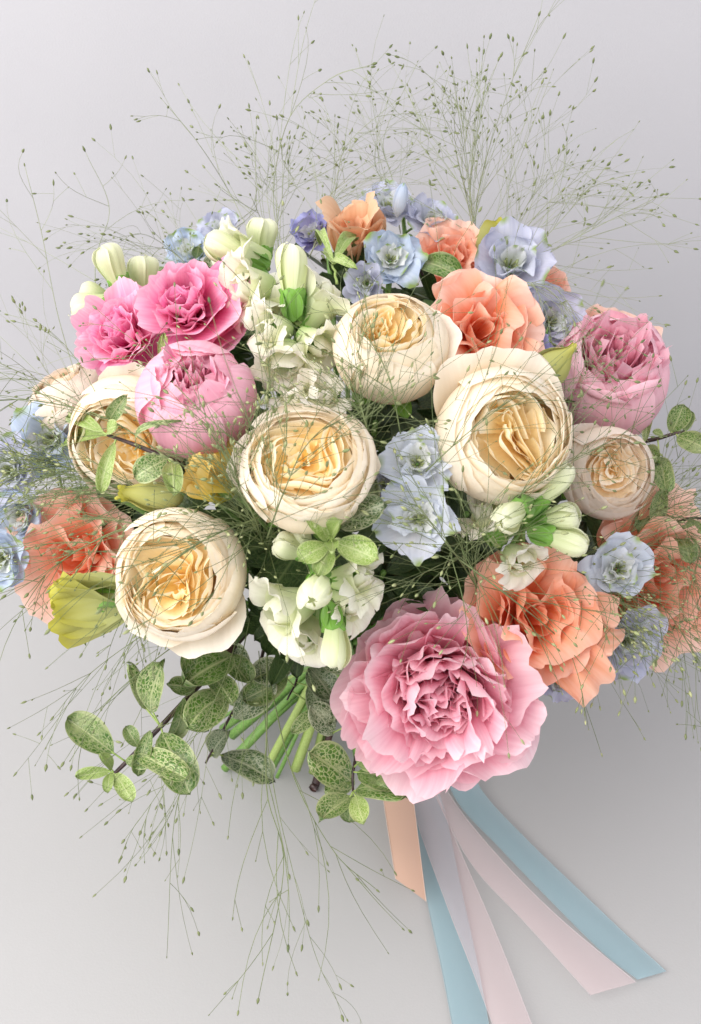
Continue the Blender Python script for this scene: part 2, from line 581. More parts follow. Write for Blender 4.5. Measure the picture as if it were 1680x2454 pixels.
def box(name, lo, hi, mat, label):
    x0, y0, z0 = lo
    x1, y1, z1 = hi
    V = [(x0, y0, z0), (x1, y0, z0), (x1, y1, z0), (x0, y1, z0), (x0, y0, z1), (x1, y0, z1), (x1, y1, z1), (x0, y1, z1)]
    F = [(0, 3, 2, 1), (4, 5, 6, 7), (0, 1, 5, 4), (1, 2, 6, 5), (2, 3, 7, 6), (3, 0, 4, 7)]
    o = mesh(name, V, F, mat)
    o.data.polygons.foreach_set('use_smooth', np.zeros(6, bool))
    o['kind'] = 'structure'
    o['label'] = label
    o['category'] = name.replace('_', ' ')
    return o


WALL_Y = 0.408
box('wall', (-2.2, WALL_Y, -0.6), (2.2, WALL_Y + 0.1, 2.4), wall_mat(), 'plain lavender white wall behind the bouquet')
box('tabletop', (-2.2, -1.6, -0.03), (2.2, WALL_Y - 0.0015, 0.0), table_mat(), 'pale grey satin tabletop under the bouquet')

# ------------------------------------------------------------------ petal shapes


def wprof(v, p=0.75, q=5.0):
    w = np.power(np.clip(v, 1e-4, 1), p) * np.sqrt(np.clip(1 - np.power(v, q), 0, 1))
    return w / w.max()


def blade(rng, L=1.0, W=0.5, p=0.75, q=5.0, cup=0.3, bend=0.6, tipbend=0.0, ruff=0.04, rfreq=7.0, notch=0.05, base_w=0.08, nu=9, nv=10, twist=0.0):
    """petal growing along +y, inner face +z; returns local points and uv"""
    U, V = grid(nu, nv)
    V = np.sin(V * math.pi / 2) * 0.6 + V * 0.4          # rows closer together towards the tip
    n1 = Noise(rng, 1, 4.0, 4)
    n2 = Noise(rng, 1, 12.0, 4)
    if q < 3.0:                                          # pointed leaf or sepal
        vv = np.linspace(0, 1, 60)
        w = W * (base_w * (1 - V) + np.interp(V, vv, wprof(vv, p, q)))
        Vl = V * np.ones_like(U)
    else:                                                # rounded petal: fan that ends in an uneven arc
        w = W * (base_w + (1 - base_w) * np.sin(np.clip(V, 0, 1) ** p * 1.95) / 1.0)
        arc = 1 - np.sqrt(np.clip(1 - 0.97 * U[:1] ** 2, 0, 1))
        tip = notch * (n1(U[:1]) + 0.55 * n2(U[:1])) * (1 - 0.7 * U[:1] ** 4)
        Vl = V * (1 + (tip - arc * 0.42 * (2.0 * W / (L + W))) * V ** 1.5)
    ang = bend * Vl + tipbend * np.clip(Vl - 0.6, 0, 1) ** 2 * 6
    # path integral along v for every column
    dl = np.diff(np.vstack([np.zeros((1, nu)), Vl]), axis=0) * L
    y = np.cumsum(np.cos(ang) * dl, 0)
    z = np.cumsum(np.sin(ang) * dl, 0)
    x = w * U
    z = z + cup * W * U ** 2 * np.minimum(1, V * 2)
    ph = rng.uniform(0, 6.28)
    nr = Noise(rng, 2, 1.0, 6)
    z = z + ruff * (0.35 + 0.65 * np.maximum(np.abs(U), V) ** 2) * V * (nr(U * rfreq * 0.6, V * 4) + 0.7 * np.sin(U * rfreq + ph + 2 * V))
    x = x + ruff * 0.5 * V * nr(V * 5 + 3, U * 4)
    pts = np.stack([x, y, z], -1).reshape(-1, 3)
    if twist:
        a = twist * V.ravel()
        c, s = np.cos(a), np.sin(a)
        pts = np.stack([pts[:, 0] * c - pts[:, 2] * s, pts[:, 1], pts[:, 0] * s + pts[:, 2] * c], -1)
    uv = np.stack([U.ravel(), (V * np.ones_like(U)).ravel()], -1)
    return pts, uv, grid_faces(nu, nv)


def stand(pts, phi, tilt, base_r=0.0, base_z=0.0):
    """put a blade on the flower axis: tilt 0 = upright, pi/2 = flat"""
    st, ct = math.sin(tilt), math.cos(tilt)
    rad = pts[:, 1] * st - pts[:, 2] * ct + base_r
    h = pts[:, 1] * ct + pts[:, 2] * st + base_z
    c, s = math.cos(phi), math.sin(phi)
    return np.stack([rad * c - pts[:, 0] * s, rad * s + pts[:, 0] * c, h], -1)


def cup_petal(rng, prof, phi0, dphi, rim_round=0.16, rim_noise=0.03, spiral=0.03, curl=0.03, nu=11, nv=11, crumple=0.0, twist=0.0, base_frac=0.6):
    """petal wrapped on a body of revolution given by a profile of (r, z)"""
    U, V = grid(nu, nv)
    pr = np.asarray(prof, float)
    s = np.linspace(0, 1, len(pr))
    n1 = Noise(rng, 1, 3.0, 4)
    n2 = Noise(rng, 1, 9.0, 4)
    tmax = 1 - rim_round * np.abs(U[:1]) ** 2.6 + rim_noise * (n1(U[:1]) + 0.5 * n2(U[:1]))
    t = np.clip(V * tmax, 0, 1.05)
    r = np.interp(t, s, pr[:, 0])
    z = np.interp(t, s, pr[:, 1])
    z = z + np.clip(t - 1, 0, 1) * 0.5
    ang = dphi * (base_frac + (1 - base_frac) * np.sin(np.clip(t, 0, 1) * math.pi * 0.55))
    phi = phi0 + U * ang + twist * t
    nz = Noise(rng, 2, 3.0, 5)
    r = r * (1 + spiral * U * np.minimum(1, t * 1.6)) + curl * np.clip(V - 0.84, 0, 1) ** 2 * 39 + crumple * nz(U * 1.3, V * 1.3) * V
    pts = np.stack([r * np.cos(phi), r * np.sin(phi), z], -1).reshape(-1, 3)
    uv = np.stack([U.ravel(), V.ravel()], -1)
    return pts, uv, grid_faces(nu, nv)


def smooth_prof(pts, n=24):
    return spline(pts, n)


# ------------------------------------------------------------------ stems below the heads
BIND = P(842, 1545, 0.815)      # where the stems are gathered
_stem_k = [0]


def add_stem(root, Minv, head, axis, r=0.0030, length=0.03, mat=None, end=None, pale=False):
    k = _stem_k[0]
    _stem_k[0] += 1
    g = random.Random(100 + k)
    a = k * 2.39996
    b = BIND + np.array([0.017 * math.cos(a) * g.uniform(0.3, 1), 0.017 * math.sin(a) * g.uniform(0.3, 1), g.uniform(-0.01, 0.01)])
    if end is None:
        end = np.array([BIND[0] - 0.045 + 0.075 * math.cos(a + 2.0) * g.uniform(0.4, 1), BIND[1] + 0.02 + 0.06 * math.sin(a + 2.0) * g.uniform(0.5, 1), 0.003 + g.uniform(0, 0.012)])
    neck = head - nrm(axis) * length
    mid = (neck * 0.45 + b * 0.55) + np.array([0, 0, 0.01])
    pts = spline([head - nrm(axis) * length * 0.2, neck, mid, b, b * 0.45 + end * 0.55, end], 22)
    V, F, uv = tube(pts, np.linspace(r * 0.8, r * 1.15, len(pts)), 7)
    V = V @ Minv[:3, :3].T + Minv[:3, 3]
    return mesh('stem', V, F, mat or (M_STEMPALE if k % 4 == 1 else M_STEM), root, uv)


def under_leaves(root, Minv, head, axis, rng, n, size, mat=None):
    """dark leaves on the stem just below a head"""
    R = frame(-axis, rng.uniform(0, 6))
    for i in range(n):
        pts, uv, F = blade(rng, L=size * rng.uniform(0.8, 1.2), W=size * 0.24, p=0.8, q=1.6, cup=0.25, bend=-0.5, ruff=size * 0.03, notch=0.0, nu=5, nv=8)
        V = stand(pts, i * 2.4 + rng.uniform(-.4, .4), rng.uniform(0.7, 1.5))
        V = V @ R.T + head - nrm(axis) * rng.uniform(0.02, 0.05)
        V = V @ Minv[:3, :3].T + Minv[:3, 3]
        mesh('leaf', V, F, mat or M_LEAFDARK, root, uv)


def place(x, y, rpx, ax, push=0.0, roll=0.0):
    dep = dome(x, y) - push
    loc = P(x, y, dep)
    s = rpx * PX(dep)
    A = face_dir(x, y, ax)
    return mat4(frame(A, roll), loc, s), loc, A, s


# ------------------------------------------------------------------ flowers


def rose(x, y, rpx, ax, label, push=0.0, seed=1, mat=None, openr=0.70, guards=0, guard_dirs=None, deep=0.0, roll=0.0, squash=1.0, name='garden_rose', group='cream garden roses', warp_amp=0.24):
    rng = np.random.default_rng(seed)
    mat = mat or M_ROSE
    M, loc, A, s = place(x, y, rpx, ax, push, roll)
    root = thing(name, label, 'rose', M, group)
    Minv = np.linalg.inv(M)
    w1, w2 = Noise(rng, 3, 2.6, 5), Noise(rng, 3, 2.6, 5)

    def put(pts, uv, F, inner, warp):
        V = pts.copy()
        V[:, 2] *= squash
        if warp:
            q = V * 1.0
            V[:, 0] += warp * w1(q[:, 0], q[:, 1], q[:, 2] * 0.5)
            V[:, 1] += warp * w2(q[:, 0], q[:, 1], q[:, 2] * 0.5)
        mesh('petal', V, F, mat, root, uv, inner)

    # outer cup
    nl = 5
    for k in range(nl):
        n = [4, 5, 5, 6, 6][k]
        f = k / (nl - 1)
        sc_ = 1.0 - 0.052 * k
        rim = openr * (1.06 - 0.22 * f)
        zt = 0.62 - 0.05 * f
        for i in range(n):
            jr = rng.uniform(-0.05, 0.05)
            jz = rng.uniform(-0.10, 0.05) - (rng.uniform(0.02, 0.34) if k == 0 else rng.uniform(0, 0.14) if k == 1 else 0)
            rim_k = rim + max(0, -jz - 0.05) * 0.62
            prof = smooth_prof([(0.06, -0.86), (0.52 * sc_, -0.74), (0.90 * sc_, -0.34), (1.0 * sc_, 0.04),
                                ((0.95 + jr * .4) * sc_ + 0.02 * (k == 0), 0.36 + jz * .55), ((rim_k + 0.13 + jr), zt - 0.08 + jz), (rim_k + jr, zt + 0.03 + jz)])
            pts, uv, F = cup_petal(rng, prof, i * 2 * math.pi / n + k * 0.7 + rng.uniform(-.15, .15), 0.62 + 2.2 / n * 0.55, rim_round=0.15, rim_noise=0.045,
                                   spiral=0.04, curl=0.05 * rng.uniform(0.1, 1.6), nu=17, nv=14, crumple=0.02)
            put(pts, uv, F, 0.06 + 0.16 * f, 0.0)
    # inner rosette: nested, folded bowls that open towards the light
    ni = 7
    for k in range(ni):
        f = k / (ni - 1)
        rr = openr * (1.02 - 0.90 * f)
        n = max(3, int(round(6 - 3 * f)))
        for i in range(n):
            zt = 0.58 - 0.06 * f - deep * (0.2 + 0.8 * f) + rng.uniform(-0.10, 0.07)
            zb = 0.22 - deep * 0.8 - 0.06 * (1 - f)
            lean = rng.uniform(-0.05, 0.05)
            prof = smooth_prof([(rr * 0.15, zb), (rr * 0.55, zb + 0.04), (rr * 0.84 + lean, zb + 0.14), (rr * 0.98 + lean, zt - 0.10), (rr * 0.97, zt)])
            pts, uv, F = cup_petal(rng, prof, i * 2 * math.pi / n + k * 1.1 + rng.uniform(-.3, .3), 0.45 + 1.9 / n, rim_round=0.20, rim_noise=0.08,
                                   spiral=0.14, curl=0.04 * rng.uniform(-1.0, 1.0), nu=17, nv=10, crumple=0.06)
            put(pts, uv, F, 0.45 + 0.55 * f, warp_amp * min(1, 0.3 + 1.5 * f))
    # loose outer petals bent away from the cup
    for i in range(guards):
        ph = guard_dirs[i] if guard_dirs else rng.uniform(0, 6.28)
        pts, uv, F = blade(rng, L=1.45, W=0.72, p=0.55, q=4.5, cup=0.22, bend=0.35, tipbend=-0.5, ruff=0.05, notch=0.04, nu=11, nv=11)
        put(stand(pts, ph, rng.uniform(1.0, 1.22), 0.05, -0.75), uv, F, 0.0, 0)
    for i in range(5):
        pts, uv, F = blade(rng, L=0.8, W=0.17, p=0.5, q=1.3, cup=0.2, bend=-0.3, nu=5, nv=7, notch=0)
        mesh('sepal', stand(pts, i * 1.257, 1.5, 0.05, -0.86), F, M_SEPAL, root, uv)
    add_stem(root, Minv, loc - A * s * 0.8, A)
    under_leaves(root, Minv, loc - A * s * 0.8, A, rng, 6, 0.055)
    return root


def peony(x, y, rpx, ax, label, push=0.0, seed=1, mat=None, layers=None, guards=8, guard_tilt=1.35, guard_L=1.0, guard_W=0.48, roll=0.0, squash=1.0, guard_arc=None, stem=True, extra=()):
    rng = np.random.default_rng(seed)
    mat = mat or M_PEONY
    M, loc, A, s = place(x, y, rpx, ax, push, roll)
    root = thing('peony', label, 'peony', M, 'pink peonies')
    Minv = np.linalg.inv(M)
    # layers: (count, tilt, L, W, bend, inner)
    layers = layers or [(12, 1.18, 0.98, 0.37, 0.5, 0.0), (14, 1.04, 1.02, 0.30, 0.55, 0.0), (15, 0.92, 1.03, 0.27, 0.65, 0.05), (16, 0.80, 1.02, 0.25, 0.7, 0.1),
                        (15, 0.68, 0.97, 0.23, 0.7, 0.2), (13, 0.56, 0.90, 0.21, 0.7, 0.3), (12, 0.44, 0.80, 0.19, 0.6, 0.45), (10, 0.32, 0.70, 0.17, 0.5, 0.75), (7, 0.18, 0.58, 0.16, 0.4, 0.95)]
    for i in range(guards):
        ph = i * 2 * math.pi / guards + rng.uniform(-.2, .2)
        if guard_arc:
            ph = guard_arc[0] + (guard_arc[1] - guard_arc[0]) * (i + 0.5) / guards
        pts, uv, F = blade(rng, L=guard_L * rng.uniform(0.92, 1.08), W=guard_W * rng.uniform(0.9, 1.1), p=0.55, q=4.0, cup=0.30, bend=0.45, ruff=0.04, rfreq=5, notch=0.06, nu=17, nv=13)
        V = stand(pts, ph, guard_tilt + rng.uniform(-.1, .1), 0.03, -0.12)
        V[:, 2] *= squash
        mesh('petal', V, F, mat, root, uv, 0.0)
    for k, (n, tilt, L, W, bend, inn) in enumerate(layers):
        for i in range(n):
            ph = i * 2 * math.pi / n + k * 0.9 + rng.uniform(-.22, .22)
            pts, uv, F = blade(rng, L=L * rng.uniform(0.70, 1.15), W=W * rng.uniform(0.65, 1.35), p=0.9, q=4.0, cup=rng.uniform(0.05, 0.5), bend=bend * rng.uniform(0.5, 1.5),
                               tipbend=rng.uniform(-0.7, 0.3), ruff=0.055, rfreq=6, notch=0.075, nu=15, nv=12, twist=rng.uniform(-.5, .5))
            V = stand(pts, ph, tilt + rng.uniform(-.20, .20), 0.05, 0.16 * k / len(layers) + rng.uniform(-.05, .05))
            V[:, 2] *= squash
            mesh('petal', V, F, mat, root, uv, inn)
    for (ph, tilt, L, W, bend) in extra:
        pts, uv, F = blade(rng, L=L, W=W, p=0.55, q=4.0, cup=0.35, bend=bend, ruff=0.04, rfreq=5, notch=0.05, nu=17, nv=13)
        mesh('petal', stand(pts, ph, tilt, 0.04, -0.05), F, mat, root, uv, 0.0)
    if stem:
        add_stem(root, Minv, loc - A * s * 0.15, A, 0.0036)
        under_leaves(root, Minv, loc - A * s * 0.2, A, rng, 5, 0.06)
    return root


def peony_bud(x, y, rpx, ax, label, push=0.0, seed=1, roll=0.0, opening=0.0, tuft=1.0, mat=None, tuftw=1.0):
    rng = np.random.default_rng(seed)
    M, loc, A, s = place(x, y, rpx, ax, push, roll)
    root = thing('peony', label, 'peony', M, 'pink peonies')
    Minv = np.linalg.inv(M)
    for k in range(4):
        n = [4, 4, 5, 6][k]
        sc_ = 1 - 0.06 * k
        for i in range(n):
            cl = rng.uniform(0.10, 0.38) + 0.04 * k + opening
            j = rng.uniform(-.12, .08)
            prof = smooth_prof([(0.10, -0.95), (0.60 * sc_, -0.80), (0.95 * sc_, -0.35), (1.0 * sc_, 0.1), (0.86 * sc_, 0.52), (cl + .14, 0.78 + j), (cl, 0.86 + j)])
            pts, uv, F = cup_petal(rng, prof, i * 2 * math.pi / n + k * 0.8 + rng.uniform(-.3, .3), 0.42 + 1.9 / n * 0.7, rim_round=0.30, rim_noise=0.05, spiral=0.035,
                                   curl=0.02, nu=13, nv=13, crumple=0.015, base_frac=0.45)
            mesh('petal', pts, F, mat or M_BUD, root, uv, 0.25 * k / 3)
    for i in range(34):
        f = i / 33
        pts, uv, F = blade(rng, L=rng.uniform(1.5, 1.85) * tuft, W=rng.uniform(0.12, 0.26) * tuftw, p=0.8, q=4, cup=0.3, bend=rng.uniform(0, .5), ruff=0.06, rfreq=9, notch=0.12, nu=7, nv=9)
        mesh('petal', stand(pts, i * 2.4, 0.08 + (0.30 + 0.35 * opening) * math.sqrt(1 - f) + rng.uniform(-.06, .06), 0.02, -0.8), F, mat or M_BUD, root, uv, 0.75)
    add_stem(root, Minv, loc - A * s * 0.9, A, 0.0036)
    under_leaves(root, Minv, loc - A * s * 0.9, A, rng, 5, 0.055)
    return root


def lisianthus(x, y, rpx, ax, label, push=0.0, seed=1, mat=None, roll=0.0, tilts=(1.10, 0.78, 0.42), counts=(5, 4, 4), flare=-0.35, W=0.74, L=1.0, ruff=0.10, base_z=-0.45, heart=True, notch=0.07, extra=()):
    rng = np.random.default_rng(seed)
    mat = mat or M_PEACH
    M, loc, A, s = place(x, y, rpx, ax, push, roll)
    root = thing('lisianthus', label, 'lisianthus', M, 'peach lisianthus')
    Minv = np.linalg.inv(M)
    for k, (t, n) in enumerate(zip(tilts, counts)):
        f = k / max(1, len(tilts) - 1)
        for i in range(n):
            pts, uv, F = blade(rng, L=L * (1.12 - 0.28 * f) * rng.uniform(0.88, 1.12), W=W * (1 - 0.25 * f) * rng.uniform(0.85, 1.15), p=0.85, q=7.0, cup=rng.uniform(0.10, 0.35), bend=0.18,
                               tipbend=flare * rng.uniform(0.5, 1.6), ruff=ruff, rfreq=7, notch=notch, nu=19, nv=14, twist=rng.uniform(-.25, .25))
            V = stand(pts, i * 2 * math.pi / n + k * 0.7 + rng.uniform(-.2, .2), t + rng.uniform(-.12, .12), 0.04, base_z)
            mesh('petal', V, F, mat, root, uv, 0.65 * f)
    for (ph, tilt, Le, We, tb) in extra:
        pts, uv, F = blade(rng, L=Le, W=We, p=0.8, q=7.0, cup=0.2, bend=0.1, tipbend=tb, ruff=0.16, rfreq=6, notch=0.09, nu=21, nv=16, twist=rng.uniform(-.5, .5))
        mesh('petal', stand(pts, ph, tilt, 0.05, base_z + 0.1), F, mat, root, uv, 0.1)
    if heart:
        for i in range(4):
            rr = 0.10 + 0.05 * i
            prof = smooth_prof([(0.03, -0.4), (rr, -0.2), (rr * 1.2, 0.1), (rr * 1.05, 0.30)])
            pts, uv, F = cup_petal(rng, prof, i * 2.0, 1.3, 0.2, 0.06, spiral=0.16, curl=0.02, crumple=0.02, nu=11, nv=8)
            mesh('petal', pts, F, mat, root, uv, 0.8)
    add_stem(root, Minv, loc + A * s * base_z, A, 0.0026)
    under_leaves(root, Minv, loc + A * s * base_z, A, rng, 3, 0.05)
    return root


def green_bud(bx, by, tx, ty, wpx, label, push=0.0, seed=1, mat=None, tilt=0.25, name='lisianthus_bud', twist=0.7, frill=0.05, fat=0.42, style='cup'):
    """closed bud whose base and tip are seen at two points of the picture"""
    rng = np.random.default_rng(seed)
    dep = dome(bx, by) - push
    b0 = P(bx, by, dep)
    b1 = P(tx, ty, dep - tilt * 0.04)
    Lw = np.linalg.norm(b1 - b0)
    A = nrm(b1 - b0)
    M = mat4(frame(A, rng.uniform(0, 6)), b0, Lw)
    root = thing(name, label, 'flower bud', M, 'unopened green buds')
    Minv = np.linalg.inv(M)
    r = wpx * PX(dep) / Lw * 0.5
    mat = mat or M_LIME
    if style == 'blade':
        for k in range(6):
            f = k / 5
            pts, uv, F = blade(rng, L=rng.uniform(0.92, 1.08) * (1 - 0.1 * f), W=r * 1.35 * (1 - 0.35 * f), p=0.55, q=4, cup=0.75, bend=rng.uniform(0.35, 0.75), tipbend=rng.uniform(-1.2, -0.4),
                               ruff=0.05 + frill * 0.2, rfreq=9, notch=0.10, nu=19, nv=14, twist=twist * 0.6, base_w=0.2)
            mesh('petal', stand(pts, k * 2.3 + 0.4, 0.20 * (1 - 0.6 * f), r * 0.34 * (1 - f), 0.0), F, mat, root, uv, 0.0)
    for k in range(5 if style == 'cup' else 0):
        sc_ = 1 - 0.10 * k
        prof = smooth_prof([(0.05, 0.0), (r * 0.75 * sc_, 0.10), (r * sc_, 0.34), (r * 0.86 * sc_, 0.62), (r * fat * sc_, 0.86), (r * fat * 0.75 * sc_, 1.0 + 0.04 * rng.uniform(-1, 1))])
        pts, uv, F = cup_petal(rng, prof, k * 2.2, 1.25, 0.12, 0.06, spiral=0.09, curl=frill, nu=13, nv=13, crumple=0.04 * r, twist=twist, base_frac=0.5)
        mesh('petal', pts, F, mat, root, uv, 0.0)
    for i in range(4):
        pts, uv, F = blade(rng, L=0.45, W=0.10, p=0.5, q=1.3, cup=0.3, bend=0.3, nu=5, nv=7, notch=0)
        mesh('sepal', stand(pts, i * 1.57, 0.35, r * 0.35, 0.0), F, M_SEPAL, root, uv)
    add_stem(root, Minv, b0, A, 0.0014, 0.015)
    return root


def delph_blossom(root, Mroot_inv, x, y, rpx, ax, push, rng, mat, roll=0.0, tilt=1.12, cupb=0.25):
    M, loc, A, s = place(x, y, rpx * 1.22, ax, push, roll)
    Ml = Mroot_inv @ M
    # the eye: little stamens in the middle
    vs, fs, us = [], [], []
    for i in range(9):
        a = i * 2.4
        p0 = np.array([0.05 * math.cos(a), 0.05 * math.sin(a), 0.0])
        p1 = p0 + np.array([0.10 * math.cos(a), 0.10 * math.sin(a), 0.20 + 0.05 * math.sin(3 * a)])
        V, F, uv = tube(np.linspace(p0, p1, 4), [0.014, 0.014, 0.020, 0.024], 5)
        fs += [tuple(q + sum(len(v) for v in vs) for q in f) for f in F]
        vs.append(V)
        us.append(uv)
    eye = mesh('blossom', np.vstack(vs), fs, M_EYE, root, np.vstack(us), M=Ml, kind='stuff')
    for k, (n, L, W, t) in enumerate(((5, 1.0, 0.56, tilt), (4, 0.78, 0.44, tilt - 0.35))):
        for i in range(n):
            pts, uv, F = blade(rng, L=L * rng.uniform(0.88, 1.12), W=W * rng.uniform(0.85, 1.15), p=0.7, q=3.2, cup=rng.uniform(0.15, 0.5), bend=cupb * rng.uniform(0.3, 1.6),
                               tipbend=rng.uniform(-0.6, 0.5), ruff=0.13, rfreq=4.5, notch=0.09, nu=15, nv=12)
            mesh('petal', stand(pts, i * 2 * math.pi / n + k * 0.6 + rng.uniform(-.2, .2), t + rng.uniform(-.18, .18), 0.03, -0.12), F, mat, eye, uv, 0.0 + 0.25 * k)
    for i in range(9):
        pts, uv, F = blade(rng, L=rng.uniform(0.36, 0.68), W=rng.uniform(0.15, 0.27), p=0.8, q=4, cup=0.3, bend=0.5, tipbend=-0.6, ruff=0.05, rfreq=7, notch=0.1, nu=7, nv=7)
        mesh('petal', stand(pts, i * 0.9 + rng.uniform(-.2, .2), rng.uniform(0.45, 0.95), 0.05, -0.03), F, mat, eye, uv, 1.0)
    return loc, A


def delphinium(label, blossoms, stalk, seed=1, mat=None, push=0.0, buds=()):
    """blossoms: (x, y, r, ax[, push[, mat]]); stalk: picture points of the stalk from inside the bouquet outwards"""
    rng = np.random.default_rng(seed)
    x0, y0 = stalk[0]
    b0 = P(x0, y0, dome(x0, y0) + 0.05)
    M = mat4(np.eye(3), b0)
    root = thing('delphinium', label, 'delphinium', M, 'delphinium stalks')
    Minv = np.linalg.inv(M)
    pts = [BIND * 0.7 + b0 * 0.3, b0] + [P(x, y, dome(x, y) + 0.03 - push) for x, y in stalk[1:]]
    V, F, uv = tube(spline(pts, 18), np.linspace(0.0024, 0.0014, 18), 7)
    mesh('stem', V @ Minv[:3, :3].T + Minv[:3, 3], F, M_STEM, root, uv)
    for b in blossoms:
        bm = b[5] if len(b) > 5 else (mat or M_BLUE)
        loc, A = delph_blossom(root, Minv, b[0], b[1], b[2], b[3], push + (b[4] if len(b) > 4 else 0), rng, bm, rng.uniform(0, 6))
        near = min(pts[1:], key=lambda p: np.linalg.norm(p - loc))
        V, F, uv = tube(bez(near, (near + loc) / 2 + np.array([0, 0, 0.004]), loc, 6), 0.0009, 5)
        mesh('pedicel', V @ Minv[:3, :3].T + Minv[:3, 3], F, M_STEM, root, uv)
    for (bx, by, tx, ty, w) in buds:
        dep = dome(bx, by) - push
        p0, p1 = P(bx, by, dep), P(tx, ty, dep - 0.008)
        L = np.linalg.norm(p1 - p0)
        Mb = Minv @ mat4(frame(p1 - p0), p0, L)
        r = w * PX(dep) / L * 0.5
        for k in range(3):
            prof = smooth_prof([(0.03, 0.0), (r * .8, 0.2), (r, 0.55), (r * 0.7, 0.85), (0.03, 1.0)])
            q, uv, F = cup_petal(rng, prof, k * 2.1, 1.3, 0.1, 0.02, spiral=0.05, curl=0, nu=9, nv=9)
            mesh('bud_petal', q, F, mat or M_BLUE, root, uv, 0.0, M=Mb)
    return root


def snap_bud(root, Minv, bx, by, tx, ty, w, dep, rng, tiltz=0.01, calyx=True, hue=0.0):
    """closed snapdragon bud from its calyx (bx, by) to its tip (tx, ty)"""
    p0, p1 = P(bx, by, dep), P(tx, ty, dep - tiltz)
    L = np.linalg.norm(p1 - p0)
    r = w * PX(dep) / L * 0.5
    Mb = Minv @ mat4(frame(p1 - p0, rng.uniform(0, 6)), p0, L)
    first = None
    for k in range(5):
        sc_ = 1 - 0.045 * k
        tz = rng.uniform(-0.04, 0.03)
        prof = smooth_prof([(r * 0.38, 0.0), (r * 0.56 * sc_, 0.18), (r * 0.66 * sc_, 0.42), (r * 0.86 * sc_, 0.68), (r * 0.80 * sc_, 0.87 + tz), (r * 0.45 * sc_, 0.98 + tz), (r * 0.10, 0.99 + tz)])
        q, uv, F = cup_petal(rng, prof, k * 2.5 + rng.uniform(-.2, .2), 0.95, 0.26, 0.05, spiral=0.20, curl=0.03 * r, nu=15, nv=15, twist=0.45, crumple=r * 0.12)
        uv = uv * [1, 0.85] + [0, hue]
        if first is None:
            first = mesh('bud', q, F, M_WHITE, root, uv, 0.0, M=Mb)
        else:
            mesh('petal', q, F, M_WHITE, first, uv, 0.0)
    if calyx:
        for i in range(5):
            q, uv, F = blade(rng, L=0.46, W=0.17, p=0.45, q=1.5, cup=0.3, bend=0.15, tipbend=-0.2, ruff=0.012, notch=0, nu=5, nv=8)
            mesh('sepal', stand(q, i * 1.257, 0.28, r * 0.38, -0.03), F, M_SEPAL, first, uv)
    return p0


def snap_open(root, Minv, bx, by, tx, ty, w, dep, rng, tiltz=0.015, roll=0.0, calyx=True, warm=0.3):
    """open snapdragon blossom: tube, two raised upper lobes, three-lobed lower lip"""
    p0, p1 = P(bx, by, dep), P(tx, ty, dep - tiltz)
    L = np.linalg.norm(p1 - p0)
    r = w * PX(dep) / L * 0.5
    Mb = Minv @ mat4(frame(p1 - p0, roll, upref=UP), p0, L)
    U, V = grid(13, 9)
    rr = r * (0.38 + 0.34 * V ** 0.8)
    zz = V * 0.66
    a = U * math.pi
    q = np.stack([rr * np.cos(a), rr * np.sin(a), zz], -1).reshape(-1, 3)
    uv = np.stack([U.ravel(), V.ravel() * 0.6], -1)
    first = mesh('blossom', q, grid_faces(13, 9), M_WHITE, root, uv, 0.2 * warm, M=Mb)
    for i, ph in enumerate((1.0, 2.14)):
        q, uv, F = blade(rng, L=0.62, W=r * 0.78, p=0.6, q=4.5, cup=0.25, bend=-0.6, tipbend=-0.7, ruff=0.09, rfreq=7, notch=0.09, nu=15, nv=12, base_w=0.4)
        mesh('petal', stand(q, ph, 0.28, r * 0.55, 0.42), F, M_WHITE, first, uv * [1, 0.6] + [0, 0.4], warm)
    for i, ph in enumerate((-2.5, -1.57, -0.64)):
        q, uv, F = blade(rng, L=0.58, W=r * 0.68, p=0.6, q=4.5, cup=-0.35, bend=-0.9, tipbend=-0.5, ruff=0.08, rfreq=6, notch=0.08, nu=15, nv=12, base_w=0.5)
        mesh('petal', stand(q, ph, 0.55, r * 0.5, 0.46), F, M_WHITE, first, uv * [1, 0.6] + [0, 0.4], warm)
    # two folded lobes close the mouth
    for ph in (-1.1, -2.0, 1.57):
        q, uv, F = blade(rng, L=0.42, W=r * 0.50, p=0.6, q=4.5, cup=0.5, bend=0.9, tipbend=0.5, ruff=0.05, rfreq=6, notch=0.05, nu=11, nv=10, base_w=0.5)
        mesh('petal', stand(q, ph, 0.2, r * 0.42, 0.46), F, M_WHITE, first, uv * [1, 0.5] + [0, 0.4], warm)
    if calyx:
        for i in range(5):
            q, uv, F = blade(rng, L=0.46, W=0.18, p=0.45, q=1.5, cup=0.3, bend=0.15, tipbend=-0.2, ruff=0.012, notch=0, nu=5, nv=8)
            mesh('sepal', stand(q, i * 1.257, 0.3, r * 0.34, -0.03), F, M_SEPAL, first, uv)
    return p0


